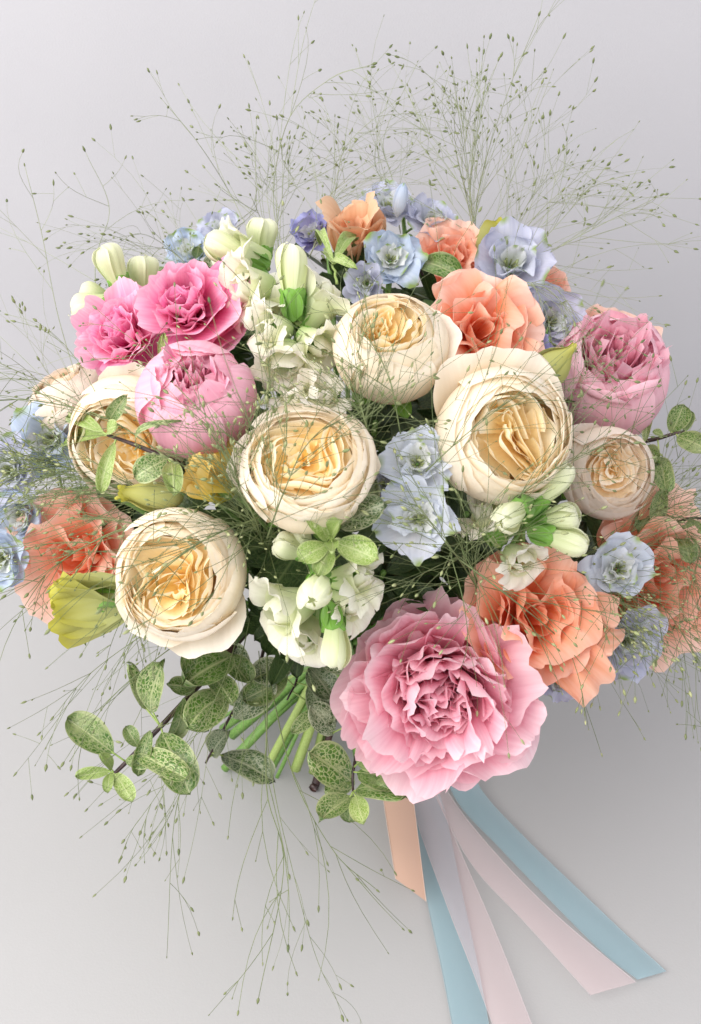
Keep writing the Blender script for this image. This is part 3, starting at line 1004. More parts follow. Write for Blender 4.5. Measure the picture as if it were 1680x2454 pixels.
def snapdragon(label, stalk, parts, seed=1, push=0.0):
    """parts: ('b'|'o', bx, by, tx, ty, width, push, extra)"""
    rng = np.random.default_rng(seed)
    x0, y0 = stalk[0]
    b0 = P(x0, y0, dome(x0, y0) + 0.03 - push)
    M = mat4(np.eye(3), b0)
    root = thing('snapdragon', label, 'snapdragon', M, 'white snapdragon spikes')
    Minv = np.linalg.inv(M)
    st = [BIND * 0.6 + b0 * 0.4, b0] + [P(x, y, dome(x, y) + 0.012 - push) for x, y in stalk[1:]]
    V, F, uv = tube(spline(st, 18), np.linspace(0.0034, 0.0022, 18), 8)
    mesh('stem', V @ Minv[:3, :3].T + Minv[:3, 3], F, M_STEM, root, uv)
    for p in parts:
        dep = dome(p[1], p[2]) - push - p[6]
        kw = p[7] if len(p) > 7 else {}
        fn = snap_bud if p[0] == 'b' else snap_open
        loc = fn(root, Minv, p[1], p[2], p[3], p[4], p[5], dep, rng, **kw)
        near = min(st[1:], key=lambda q: np.linalg.norm(q - loc))
        V, F, uv = tube(bez(near, (near * 0.4 + loc * 0.6) + np.array([0, 0, 0.003]), loc, 6), 0.0014, 6)
        mesh('pedicel', V @ Minv[:3, :3].T + Minv[:3, 3], F, M_STEM, root, uv)
    return root


# ------------------------------------------------------------------ leafy sprigs


def leaf_between(root, Minv, p0, p1, width, mat, rng, arch=0.12, cup=0.35, side=0.0, pointed=1.7, name='leaf', ruff=0.035, toward=None):
    L = np.linalg.norm(p1 - p0)
    y = nrm(p1 - p0)
    view = -nrm((p0 + p1) / 2 - CAM)
    n0 = nrm(view + 0.55 * np.array([0, 0, 1.0]) + side * np.cross(y, view))
    x = nrm(np.cross(y, n0))
    n = np.cross(x, y)
    pts, uv, F = blade(rng, L=1.0, W=width / L * 0.5, p=0.62, q=pointed, cup=cup, bend=0.0, ruff=ruff, rfreq=6, notch=0.0, nu=9, nv=13, base_w=0.04)
    # arch: lift the middle of the blade
    pts[:, 2] += arch * np.sin(np.clip(pts[:, 1], 0, 1) * math.pi)
    pts = pts * L
    V = p0 + pts[:, :1] * x + pts[:, 1:2] * y + pts[:, 2:] * n
    return mesh(name, V @ Minv[:3, :3].T + Minv[:3, 3], F, mat, root, uv)


def sprig(label, stalk, leaves, seed=1, push=0.0, mat=None, stem_mat=None, r=0.0016, name='leafy_sprig', depth=None, r1=0.5, group='variegated leaf sprigs'):
    """stalk: (x, y, push) points; leaves: (bx, by, tx, ty, width, push_base, push_tip[, mat[, opts]])"""
    rng = np.random.default_rng(seed)

    def at(x, y, p):
        return P(x, y, (depth if depth else dome(x, y)) - push - p)
    pts = [at(*q) for q in stalk]
    M = mat4(np.eye(3), pts[0])
    root = thing(name, label, 'leaf sprig', M, group)
    Minv = np.linalg.inv(M)
    n = max(8, 5 * len(pts))
    C = spline(pts, n)
    wob = Noise(rng, 1, 9.0, 4)
    C += np.stack([wob(np.linspace(0, 1, n)), wob(np.linspace(2, 3, n)), wob(np.linspace(4, 5, n))], -1) * 0.0009
    V, F, uv = tube(C, np.linspace(r, r * r1, n), 7)
    mesh('stem', V @ Minv[:3, :3].T + Minv[:3, 3], F, stem_mat or M_TWIG, root, uv)
    for lf in leaves:
        m = lf[7] if len(lf) > 7 and lf[7] is not None else (mat or M_LEAF)
        o = lf[8] if len(lf) > 8 else {}
        p0, p1 = at(lf[0], lf[1], lf[5]), at(lf[2], lf[3], lf[6])
        leaf_between(root, Minv, p0, p1, lf[4] * PX(dome(lf[0], lf[1]) if not depth else depth), m, rng, side=o.get('side', rng.uniform(-.5, .5)), arch=o.get('arch', rng.uniform(0.03, 0.14)),
                     cup=o.get('cup', rng.uniform(0.0, 0.7)), pointed=o.get('pointed', rng.uniform(1.45, 2.2)), ruff=o.get('ruff', rng.uniform(0.03, 0.08)))
        near = C[np.argmin(np.linalg.norm(C - p0, axis=1))]
        V, F, uv = tube(np.linspace(near, p0 + 0.05 * (p1 - p0), 4), 0.0006, 5)
        mesh('leaf_stalk', V @ Minv[:3, :3].T + Minv[:3, 3], F, M_STEMPALE, root, uv)
    return root


# ------------------------------------------------------------------ grass sprays


def join(parts):
    vs, fs = [], []
    o = 0
    for V, F in parts:
        vs.append(V)
        fs += [tuple(i + o for i in f) for f in F]
        o += len(V)
    return np.vstack(vs), fs


_seed_r = np.array([0.0, 0.75, 1.0, 0.72, 0.0])
_seed_z = np.array([0.0, 0.22, 0.45, 0.72, 1.0])


def spikelet(p, d, L, R, sides=5):
    d = nrm(d)
    a = nrm(np.cross(d, [0.3, 0.5, 0.81]))
    b = np.cross(d, a)
    V = [p]
    for r, z in zip(_seed_r[1:-1], _seed_z[1:-1]):
        for i in range(sides):
            t = i * 2 * math.pi / sides
            V.append(p + d * (z * L) + (a * math.cos(t) + b * math.sin(t)) * (r * R))
    V.append(p + d * L)
    F = []
    for i in range(sides):
        j = (i + 1) % sides
        F.append((0, 1 + j, 1 + i))
        for k in range(2):
            F.append((1 + k * sides + i, 1 + k * sides + j, 1 + (k + 1) * sides + j, 1 + (k + 1) * sides + i))
        F.append((1 + 2 * sides + i, 1 + 2 * sides + j, len(V) - 1))
    return np.array(V), F


def spray(label, pts3, seed, nodes=8, per=3, blen=0.10, spread=0.6, sub=4, pale=False, start=0.25, rad=0.00021, droop=0.15, seedlen=0.0040, stalks=1, fan=0.0, far=False):
    """airy panicle of switch grass along a 3-D centre line"""
    rng = np.random.default_rng(seed)
    per = max(1, per - 1) if far else per
    sub = max(1, sub - 1)
    nodes = max(4, int(nodes * 0.8)) if far else nodes
    seedlen *= 0.88
    base = np.asarray(pts3[0], float)
    M = mat4(np.eye(3), base)
    root = thing('grass_spray', label, 'grass', M, 'fine panicle grass sprays')
    stalk, br, sp = [], [], []
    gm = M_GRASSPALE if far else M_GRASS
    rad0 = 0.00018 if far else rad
    main = spline(pts3, 26)
    Ltot = np.linalg.norm(np.diff(main, axis=0), axis=1).sum()
    for sidx in range(stalks):
        if sidx == 0:
            line = main
        else:
            off = rng.normal(size=3) * fan * Ltot
            tt = np.linspace(0, 1, 26)[:, None]
            line = base + (main - base) * rng.uniform(0.55, 1.0) + off * tt ** 1.3
        rad = rad0 * rng.uniform(0.75, 1.35)
        V, F, _ = tube(line - base, np.linspace(rad * 1.9, rad * 0.8, 26), 4)
        stalk.append((V, F))
        tan = np.gradient(line, axis=0)
        tan /= np.linalg.norm(tan, axis=1)[:, None]

        def tip_seed(p, d):
            L = seedlen * rng.choice([0.55, 0.8, 1.0, 1.15, 1.35])
            sp.append(spikelet(p - base, d, L, L * rng.uniform(0.15, 0.22)))
        tip_seed(line[-1], tan[-1])
        for k in range(nodes):
            t = start + (0.97 - start) * (k + rng.uniform(0, 0.6)) / nodes
            i = min(24, int(t * 25))
            p = line[i]
            for q in range(per if k < nodes - 1 else 1):
                d = rng.normal(size=3)
                d -= tan[i] * (d @ tan[i])
                ang = spread * rng.uniform(0.5, 1.3)
                dirv = nrm(tan[i] * math.cos(ang) + nrm(d) * math.sin(ang))
                L = blen * rng.uniform(0.45, 1.15) * (1.15 - 0.75 * t)
                n = 7
                tt = np.linspace(0, 1, n)[:, None]
                side = nrm(rng.normal(size=3))
                C = p + dirv * (tt * L) + side * (L * 0.13 * np.sin(tt * 2.6)) + np.array([0, 0, -1.0]) * (droop * L * tt ** 2)
                V, F, _ = tube(C - base, np.linspace(rad * 0.95, rad * 0.6, n), 3, False)
                br.append((V, F))
                tip_seed(C[-1], C[-1] - C[-2])
                for m in range(rng.integers(max(0, sub - 2), sub + 1)):
                    j = rng.integers(2, n - 1)
                    d2 = nrm(nrm(C[j] - C[j - 1]) + rng.normal(size=3) * 0.55)
                    l2 = L * rng.uniform(0.15, 0.42)
                    C2 = C[j] + d2 * np.linspace(0, l2, 4)[:, None] + np.array([0, 0, -1.0]) * (droop * 0.5 * l2) * np.linspace(0, 1, 4)[:, None] ** 2
                    V, F, _ = tube(C2 - base, np.linspace(rad * 0.75, rad * 0.55, 4), 3, False)
                    br.append((V, F))
                    tip_seed(C2[-1], C2[-1] - C2[-2])
    if stalks == 1:
        mesh('stalk', *stalk[0], gm, root)
    else:
        for V, F in stalk:
            mesh('stalk', V, F, gm, root)
    mesh('branches', *join(br), gm, root, kind='stuff')
    mesh('spikelets', *join(sp), M_SEEDPALE if pale else M_SEED, root, kind='stuff')
    return root


# ================================================================== THE BOUQUET
# ---- cream garden roses
rose(938, 838, 138, (-0.03, 0.62), 'upright cream rose at top centre, its apricot heart facing up', push=0.020, seed=11, openr=0.60, squash=1.08, guards=1, guard_dirs=[0.3])
rose(1203, 1045, 166, (0.36, 0.02), 'large cream rose right of centre with deep yellow heart turned right', push=0.024, seed=12, openr=0.66, deep=0.03, warp_amp=0.32, guards=2, guard_dirs=[1.2, 2.0])
rose(735, 1135, 152, (-0.06, 0.46), 'cream rose in the middle with folded golden heart, left of blue blossoms', push=0.026, seed=13, openr=0.78, squash=0.95,
     guards=3, guard_dirs=[0.55, 1.75, 2.9])
rose(437, 1375, 158, (-0.26, -0.06), 'big cream rose at lower left beside the lime green bud', push=0.022, seed=14, openr=0.70, deep=0.03, warp_amp=0.36, squash=0.9, guards=2, guard_dirs=[-1.2, -2.2])
rose(1452, 1135, 112, (0.36, 0.06), 'pale blush rose at the right edge under the pink peony', push=0.004, seed=15, mat=M_ROSE_PALE, openr=0.66, guards=1, guard_dirs=[2.4])
rose(310, 1045, 146, (-0.34, -0.10), 'open buttery rose at left under the round pink bud', push=0.000, seed=16, openr=0.66, guards=2, guard_dirs=[1.3, 0.6])
rose(172, 965, 112, (-0.50, 0.83), 'pale cream rose at far left above blue delphinium', push=-0.005, seed=17, mat=M_ROSE_PALE, openr=0.55)

# ---- peonies
peony(1052, 1632, 260, (-0.05, -0.18), 'huge open pink peony at the bottom above the ribbons', push=0.018, seed=21, guards=8, guard_L=0.96, extra=((3.0, 0.98, 1.10, 0.50, 0.5), (3.7, 1.05, 1.08, 0.46, 0.4), (2.35, 0.95, 1.05, 0.50, 0.6), (-1.9, 1.2, 1.08, 0.40, 0.2), (-0.3, 1.15, 1.08, 0.44, 0.3)))
peony_bud(470, 958, 142, (-0.12, 0.50), 'round half closed pink peony bud at left centre', push=0.030, seed=22)
peony(318, 828, 136, (-0.42, 0.40), 'bright pink ruffled peony at upper left, leftmost of the pinks', push=0.010, seed=23, mat=M_HOT, guards=4, guard_L=0.95,
      layers=[(9, 0.95, 1.0, 0.36, 0.4, 0.0), (10, 0.7, 0.95, 0.32, 0.45, 0.1), (9, 0.5, 0.85, 0.3, 0.5, 0.4), (7, 0.3, 0.75, 0.26, 0.5, 0.7), (5, 0.15, 0.6, 0.2, 0.4, 1.0)])
peony(458, 760, 152, (-0.20, 0.40), 'pink peony behind the round bud with long petals sweeping right', push=0.006, seed=24, mat=M_HOT, guards=4, guard_L=1.45, guard_W=0.55, guard_tilt=1.05, guard_arc=(-1.3, 0.05), extra=((-0.55, 0.85, 1.6, 0.55, 0.25), (-1.0, 0.75, 1.4, 0.5, 0.3), (0.25, 1.0, 1.45, 0.5, 0.3)),
      layers=[(8, 0.85, 0.95, 0.36, 0.5, 0.0), (9, 0.6, 0.9, 0.32, 0.5, 0.1), (8, 0.42, 0.8, 0.3, 0.5, 0.3), (6, 0.25, 0.7, 0.25, 0.5, 0.6), (4, 0.12, 0.6, 0.2, 0.4, 0.8)])
peony_bud(1450, 912, 148, (0.22, 0.52), 'soft pink peony at the right edge with frilled top', push=0.004, seed=25, opening=0.25, tuft=1.10, mat=M_SOFT, tuftw=1.7)

# ---- peach lisianthus
lisianthus(852, 568, 155, (-0.06, 0.70), 'apricot lisianthus rising at the very top', push=0.012, seed=31, mat=M_APRICOT, tilts=(0.24, 0.20, 0.12), counts=(4, 4, 3), flare=-0.6, W=0.50, ruff=0.04, L=1.30, base_z=-0.85)
lisianthus(1075, 625, 100, (0.10, 0.55), 'peach lisianthus near the top behind a mottled leaf', push=-0.005, seed=32, tilts=(1.0, 0.7, 0.4), W=0.8)
lisianthus(1150, 795, 150, (0.30, 0.22), 'large peach lisianthus with rolled rim between two cream roses', push=0.004, seed=33, flare=-0.8, W=0.85)
lisianthus(180, 1330, 158, (-0.45, -0.02), 'ruffled peach lisianthus at lower left above the lime bud', push=0.004, seed=34, flare=-0.25, counts=(5, 4, 3), ruff=0.13)
lisianthus(1560, 1375, 190, (0.66, 0.02), 'fan shaped peach lisianthus at the far right edge', push=-0.012, seed=35, flare=-0.25, counts=(4, 4, 3), ruff=0.13, extra=((0.9, 1.2, 1.25, 0.6, -0.2), (-0.6, 1.2, 1.25, 0.6, -0.2)))
lisianthus(1275, 1480, 178, (0.38, 0.05), 'deep coral lisianthus at lower right over the big peony', push=0.050, seed=36, mat=M_CORAL, flare=-0.9, W=0.74, ruff=0.16, tilts=(1.05, 0.7, 0.36), counts=(4, 4, 3), extra=((-0.85, 1.2, 1.40, 0.34, -0.9), (-0.15, 1.05, 1.30, 0.42, -0.9), (2.3, 0.85, 1.25, 0.55, -0.5), (1.3, 0.95, 1.2, 0.5, -0.6)))
lisianthus(1470, 835, 125, (0.45, 0.55), 'peach lisianthus peeping out behind the right hand peony', push=-0.045, seed=37)
lisianthus(1290, 690, 80, (0.4, 0.6), 'small peach lisianthus tucked behind the lilac blossom at upper right', push=-0.03, seed=38)

# ---- green and yellow buds
green_bud(322, 1430, 120, 1452, 122, 'lime green lisianthus bud lying at lower left', push=0.035, seed=41, frill=0.16, style='blade')
green_bud(1268, 925, 1380, 826, 95, 'pointed yellow green bud above the large right rose', push=0.022, seed=42, frill=0.01, fat=0.25)
green_bud(1140, 610, 1222, 536, 62, 'small yellow bud at the top right skyline of the bouquet', push=-0.015, seed=43, frill=0.06, style='blade')
green_bud(560, 1185, 460, 1095, 120, 'mustard yellow frilled bud left of the middle rose', push=0.012, seed=44, mat=M_MUSTARD, frill=0.12, style='blade')
green_bud(440, 1190, 285, 1180, 80, 'olive green bud above the lower left rose', push=0.010, seed=45, frill=0.05)

# ---- delphinium
delphinium('pale blue delphinium pair in the centre between the cream roses',
           [(1000, 1112, 80, (0.05, 0.25), 0.012, M_PALEBLUE), (1003, 1245, 84, (0.0, 0.05), 0.018, M_PALEBLUE), (925, 1165, 42, (-0.4, 0.2), -0.01, M_LILAC)], [(960, 1190), (985, 1170), (1000, 1060)], seed=51)
delphinium('blue delphinium spike leaving the frame at the left edge',
           [(125, 1055, 88, (-0.35, 0.2), 0.0), (28, 1130, 80, (-0.5, 0.1), 0.0, M_LILAC), (55, 1235, 70, (-0.5, -0.1), -0.01), (12, 1335, 78, (-0.5, -0.2), 0.0, M_BLUE)],
           [(300, 1200), (150, 1180), (60, 1210), (-20, 1240)], seed=52)
delphinium('grey blue delphinium at the top in front of the apricot flower',
           [(935, 625, 72, (0.10, 0.30), 0.006), (880, 680, 48, (-0.2, 0.1), -0.01, M_LILAC)], [(930, 700), (935, 640), (940, 560)], seed=53)
delphinium('lavender delphinium standing up behind the apricot flower',
           [(930, 505, 66, (0.1, 0.7), -0.02, M_LILAC), (1030, 535, 58, (0.3, 0.6), -0.02, M_LILAC)], [(980, 640), (970, 560), (960, 450)], seed=54, buds=[(950, 520, 968, 438, 34)])
delphinium('purple delphinium blossom at upper left of the apricot flower', [(752, 565, 52, (-0.35, 0.5), -0.012, M_PURPLE)], [(790, 640), (770, 590)], seed=55, mat=M_PURPLE)
delphinium('large lilac delphinium blossom at the upper right', [(1220, 640, 92, (0.22, 0.35), 0.0, M_LILAC)], [(1200, 760), (1220, 690)], seed=56)
delphinium('faint blue delphinium behind the white snapdragon at upper left', [(535, 560, 50, (-0.2, 0.7), -0.03, M_LILAC), (455, 610, 54, (-0.3, 0.6), -0.03, M_BLUE)], [(560, 700), (520, 610), (480, 570)], seed=57)
delphinium('shaded blue delphinium beside the right hand peony', [(1315, 775, 72, (0.3, 0.3), -0.004, M_LILAC), (1270, 850, 50, (0.0, 0.2), -0.01, M_PURPLE)], [(1280, 880), (1310, 800)], seed=58)
delphinium('pale blue delphinium at lower right beside the fan shaped peach flower',
           [(1480, 1365, 84, (0.20, 0.05), 0.045, M_PALEBLUE), (1500, 1530, 82, (0.25, -0.3), 0.0, M_LILAC), (1335, 1630, 42, (0.2, -0.4), -0.015, M_LILAC)], [(1380, 1400), (1450, 1440), (1500, 1500)], seed=59)

# ---- snapdragons
snapdragon('white snapdragon buds at the upper left corner of the bouquet', [(330, 760), (300, 700), (280, 640)],
           [('b', 305, 715, 245, 590, 84, 0.010), ('b', 295, 722, 168, 752, 88, 0.008), ('b', 355, 725, 330, 612, 80, -0.005), ('b', 290, 735, 190, 700, 76, -0.004)], seed=61, push=0.032)
snapdragon('white snapdragon spike beside the pink peony near the top left', [(660, 740), (625, 640), (610, 560)],
           [('o', 640, 630, 515, 605, 150, 0.012, dict(roll=0.4, warm=0.1)), ('o', 650, 690, 540, 685, 150, 0.004, dict(warm=0.35)), ('b', 630, 630, 628, 520, 92, 0.0, dict(hue=0.05)), ('b', 640, 640, 490, 575, 80, 0.004)], seed=62, push=0.034)
snapdragon('tall white snapdragon above the upper cream rose with green calyxes', [(720, 900), (715, 790), (710, 680)],
           [('b', 708, 765, 694, 585, 80, 0.024), ('o', 730, 790, 810, 660, 150, 0.006, dict(warm=0.2, tiltz=0.005)), ('o', 690, 790, 610, 790, 120, 0.018, dict(warm=0.5)), ('o', 690, 830, 680, 905, 140, 0.014, dict(warm=0.5)),
            ('o', 725, 800, 790, 850, 110, 0.018, dict(warm=0.4)), ('o', 695, 770, 655, 660, 110, -0.002, dict(warm=0.35))], seed=63)
snapdragon('beige snapdragon blossoms low between the pink bud and upper rose', [(740, 1010), (740, 950), (745, 900)],
           [('o', 735, 990, 690, 915, 110, -0.012, dict(warm=0.9)), ('o', 745, 995, 780, 915, 120, -0.010, dict(warm=0.9))], seed=64)
snapdragon('white snapdragon cluster below the middle rose at bottom centre', [(760, 1470), (760, 1400), (740, 1330)],
           [('b', 745, 1330, 655, 1305, 72, 0.014), ('b', 745, 1345, 705, 1270, 66, 0.010), ('b', 770, 1375, 748, 1440, 88, 0.030, dict(tiltz=0.03)), ('o', 740, 1440, 625, 1480, 165, 0.010, dict(warm=0.25)),
            ('b', 795, 1450, 805, 1605, 84, 0.018), ('o', 800, 1390, 905, 1375, 120, 0.012, dict(warm=0.3)), ('o', 800, 1430, 880, 1465, 110, 0.004, dict(warm=0.6)), ('o', 750, 1490, 700, 1560, 130, -0.004, dict(warm=0.5))], seed=65)
snapdragon('white snapdragon buds with green calyxes under the large right rose', [(1215, 1330), (1250, 1270), (1270, 1210)],
           [('b', 1255, 1235, 1365, 1110, 84, 0.020), ('b', 1265, 1205, 1200, 1255, 74, 0.034, dict(tiltz=0.03)), ('b', 1265, 1260, 1390, 1235, 84, 0.016), ('b', 1270, 1272, 1412, 1308, 76, 0.026),
            ('o', 1200, 1300, 1140, 1190, 100, -0.004, dict(warm=0.5)), ('o', 1220, 1320, 1275, 1365, 110, 0.002, dict(warm=0.6))], seed=66)

# ---- leafy sprigs
sprig('long dark twig with variegated leaves reaching to the lower left', [(600, 1500, -0.03), (520, 1590, -0.01), (400, 1720, 0.01), (300, 1825, 0.02), (262, 1862, 0.02)],
      [(272, 1805, 160, 1722, 78, 0.02, 0.02), (362, 1708, 392, 1582, 72, 0.012, 0.03), (350, 1700, 306, 1590, 50, 0.0, 0.02, None, dict(side=0.9)), (560, 1570, 436, 1645, 92, 0.0, 0.025), (540, 1660, 448, 1740, 92, 0.0, 0.03),
       (440, 1672, 408, 1765, 52, 0.02, 0.0, None, dict(side=-0.9)), (388, 1755, 455, 1905, 88, 0.015, 0.04), (322, 1800, 452, 1872, 66, 0.02, 0.05), (265, 1848, 180, 1860, 30, 0.02, 0.025, M_LEAFLIGHT), (265, 1852, 258, 1902, 26, 0.02, 0.03, M_LEAFLIGHT),
       (272, 1850, 318, 1922, 42, 0.02, 0.03, M_LEAFLIGHT), (268, 1845, 240, 1806, 28, 0.02, 0.03, M_LEAFLIGHT), (470, 1640, 445, 1560, 44, 0.0, 0.0), (500, 1615, 560, 1690, 60, 0.0, 0.02), (430, 1690, 500, 1755, 56, 0.01, 0.02), (470, 1650, 400, 1640, 46, 0.0, 0.02), (330, 1790, 300, 1740, 36, 0.02, 0.02), (360, 1750, 330, 1860, 40, 0.02, 0.03), (540, 1570, 600, 1640, 62, -0.02, 0.0), (300, 1822, 372, 1830, 34, 0.02, 0.03)], seed=71, r=0.0023, depth=0.70)
sprig('thin dark twig with mottled leaves hanging below the lower left rose', [(650, 1500, -0.05), (610, 1620, -0.02), (535, 1745, 0.0), (490, 1830, 0.005)],
      [(508, 1812, 552, 1750, 58, 0.0, 0.01, M_LEAFGREY), (530, 1808, 660, 1872, 78, 0.0, 0.02, M_LEAFGREY), (560, 1722, 660, 1630, 76, 0.0, 0.0, M_LEAFGREY), (600, 1600, 530, 1560, 60, 0.0, 0.0, M_LEAFGREY)], seed=72, r=0.0014, depth=0.72)
sprig('cluster of mottled leaves tucked around the cut green stems', [(760, 1540, -0.04), (720, 1600, -0.01), (690, 1680, 0.0)],
      [(700, 1600, 600, 1625, 74, 0.01, 0.02, M_LEAFGREY), (690, 1620, 580, 1680, 66, 0.01, 0.02, M_LEAF), (740, 1600, 800, 1680, 70, 0.01, 0.02, M_LEAFGREY), (740, 1640, 790, 1740, 62, 0.0, 0.01, M_LEAFGREY), (760, 1560, 850, 1610, 60, 0.0, 0.02, M_LEAFGREY),
       (700, 1560, 640, 1550, 54, 0.0, 0.02, M_LEAFGREY), (770, 1700, 700, 1760, 44, -0.01, 0.0, M_LEAF), (735, 1590, 690, 1540, 50, 0.0, 0.01, M_LEAF)], seed=82, r=0.0013, depth=0.735)
sprig('variegated sprig hanging below the big pink peony', [(890, 1640, -0.03), (862, 1740, 0.0), (850, 1830, 0.015), (846, 1900, 0.02)],
      [(850, 1880, 742, 1800, 98, 0.01, 0.03), (855, 1830, 958, 1765, 88, 0.02, 0.04), (856, 1850, 990, 1882, 84, 0.02, 0.045), (852, 1893, 972, 1908, 66, 0.02, 0.05), (842, 1908, 764, 1968, 62, 0.02, 0.04),
       (852, 1905, 872, 1975, 46, 0.025, 0.05, M_LEAFLIGHT), (845, 1905, 838, 1972, 50, 0.015, 0.02), (845, 1870, 780, 1900, 50, 0.0, 0.02), (800, 1760, 742, 1690, 70, -0.02, -0.01, M_LEAFGREY), (790, 1720, 810, 1640, 70, -0.02, -0.02, M_LEAFGREY)], seed=73, r=0.0015, depth=0.71)
sprig('lime green leaf rosette in front of the middle rose', [(790, 1400, -0.01), (792, 1340, 0.015), (795, 1290, 0.032)],
      [(785, 1296, 728, 1216, 64, 0.034, 0.045, M_LEAFLIGHT), (785, 1305, 716, 1345, 56, 0.034, 0.045, M_LEAFLIGHT), (806, 1300, 908, 1340, 66, 0.034, 0.045, M_LEAFLIGHT), (792, 1312, 762, 1382, 48, 0.034, 0.05, M_LEAFLIGHT),
       (796, 1292, 822, 1246, 44, 0.036, 0.05, M_LEAFLIGHT), (796, 1298, 800, 1330, 34, 0.036, 0.055, M_LEAFLIGHT), (812, 1262, 925, 1205, 78, 0.02, 0.035, M_LEAFGREY), (815, 1240, 905, 1150, 80, 0.01, 0.02, M_LEAFGREY), (850, 1290, 940, 1300, 70, 0.0, 0.01, M_LEAFDARK)], seed=74, stem_mat=M_STEMPALE, r=0.0013)
sprig('dark twig with green leaves sticking out at the right edge', [(1440, 1090, -0.03), (1520, 1065, 0.0), (1590, 1045, 0.0), (1640, 1032, 0.0)],
      [(1608, 1038, 1640, 968, 52, 0.0, 0.01), (1622, 1045, 1700, 1082, 52, 0.0, 0.01), (1640, 1035, 1655, 985, 30, 0.0, 0.0), (1590, 1046, 1565, 1035, 20, 0, 0), (1545, 1070, 1582, 1112, 36, 0.0, 0.01),
       (1580, 1095, 1600, 1180, 52, 0.0, 0.02), (1590, 1170, 1570, 1260, 40, 0.0, 0.0), (1560, 1215, 1530, 1280, 40, -0.01, 0.0), (1545, 1060, 1556, 995, 24, 0.0, 0.0)], seed=75, r=0.0019)
sprig('green leaves behind the far right peach flower', [(1560, 1260, -0.05), (1620, 1250, -0.02), (1700, 1240, -0.02)],
      [(1620, 1255, 1655, 1350, 62, -0.02, 0.0), (1650, 1245, 1690, 1310, 50, -0.02, -0.02)], seed=76, r=0.0015)
sprig('slender curled green leaves below the apricot flower at top', [(806, 680, -0.01), (800, 640, 0.01), (800, 625, 0.02)],
      [(800, 628, 768, 586, 22, 0.022, 0.03, M_LEAFLIGHT, dict(arch=0.3)), (802, 626, 852, 582, 36, 0.022, 0.035, M_LEAFLIGHT, dict(arch=0.2)), (802, 630, 856, 645, 24, 0.022, 0.03, M_LEAFLIGHT, dict(arch=0.35)), (798, 632, 776, 606, 22, 0.02, 0.03, M_LEAFLIGHT)],
      seed=77, stem_mat=M_STEMPALE, r=0.001)
sprig('single mottled leaf over the peach flower near the top', [(1010, 660, -0.01), (1003, 630, 0.012)], [(1003, 628, 1118, 672, 60, 0.012, 0.03, None, dict(pointed=1.5))], seed=78, r=0.001)
sprig('dark cut twig with fresh green leaves across the left roses', [(470, 1125, 0.0), (410, 1100, 0.03), (330, 1072, 0.045), (258, 1042, 0.055)],
      [(248, 1036, 166, 1004, 38, 0.056, 0.065, M_LEAFLIGHT), (250, 1042, 160, 1070, 44, 0.056, 0.065, M_LEAFLIGHT), (256, 1036, 285, 1020, 34, 0.056, 0.06, M_LEAFLIGHT), (262, 1010, 305, 946, 34, 0.05, 0.06, M_LEAF, dict(arch=0.25)),
       (275, 1060, 240, 1180, 34, 0.05, 0.06, M_LEAFLIGHT, dict(arch=0.2)), (400, 1100, 322, 1145, 62, 0.035, 0.05, M_LEAF), (410, 1106, 420, 1190, 46, 0.035, 0.05, M_LEAFLIGHT), (330, 1075, 438, 1010, 22, 0.046, 0.055, M_LEAF, dict(arch=0.35))], seed=79, r=0.0019)
sprig('small green leaves between the pink peonies at left', [(380, 960, -0.02), (375, 920, 0.01)], [(372, 925, 398, 858, 36, 0.02, 0.035, M_LEAF), (385, 870, 392, 800, 22, 0.02, 0.035, M_LEAFLIGHT)], seed=80, r=0.001, stem_mat=M_STEMPALE)
sprig('grey green leaf behind the top left snapdragon', [(520, 700, -0.03), (500, 640, -0.01)], [(500, 660, 520, 610, 40, -0.012, -0.005, M_LEAFGREY), (470, 620, 478, 590, 30, -0.02, -0.01, M_LEAF), (395, 640, 365, 660, 20, -0.02, -0.01, M_LEAF)], seed=81, r=0.001)


# ---- dark greenery deep in the gaps between the heads
def filler(x, y, label, n=18, size=0.040, depth=0.050, seed=1):
    rng = np.random.default_rng(seed)
    p = P(x, y, dome(x, y) + depth)
    M = mat4(np.eye(3), p)
    root = thing('foliage_sprig', label, 'foliage', M, 'dark greenery inside the bouquet')
    Minv = np.linalg.inv(M)
    V, F, uv = tube(spline([BIND, (BIND + p) / 2, p], 10), 0.0018, 6)
    mesh('stem', V @ Minv[:3, :3].T + Minv[:3, 3], F, M_STEM, root, uv)
    R = frame(nrm(p - BIND))
    for i in range(n):
        q, uv, F = blade(rng, L=size * rng.uniform(0.6, 1.2), W=size * rng.uniform(0.14, 0.24), p=0.7, q=1.8, cup=0.3, bend=rng.uniform(-.5, .2), ruff=size * 0.03, notch=0, nu=5, nv=8)
        V = stand(q, i * 2.4 + rng.uniform(-.3, .3), rng.uniform(0.7, 1.6), 0.002, rng.uniform(-0.03, 0.0)) @ R.T
        mesh('leaf', V, F, M_LEAFDARK, root, uv)


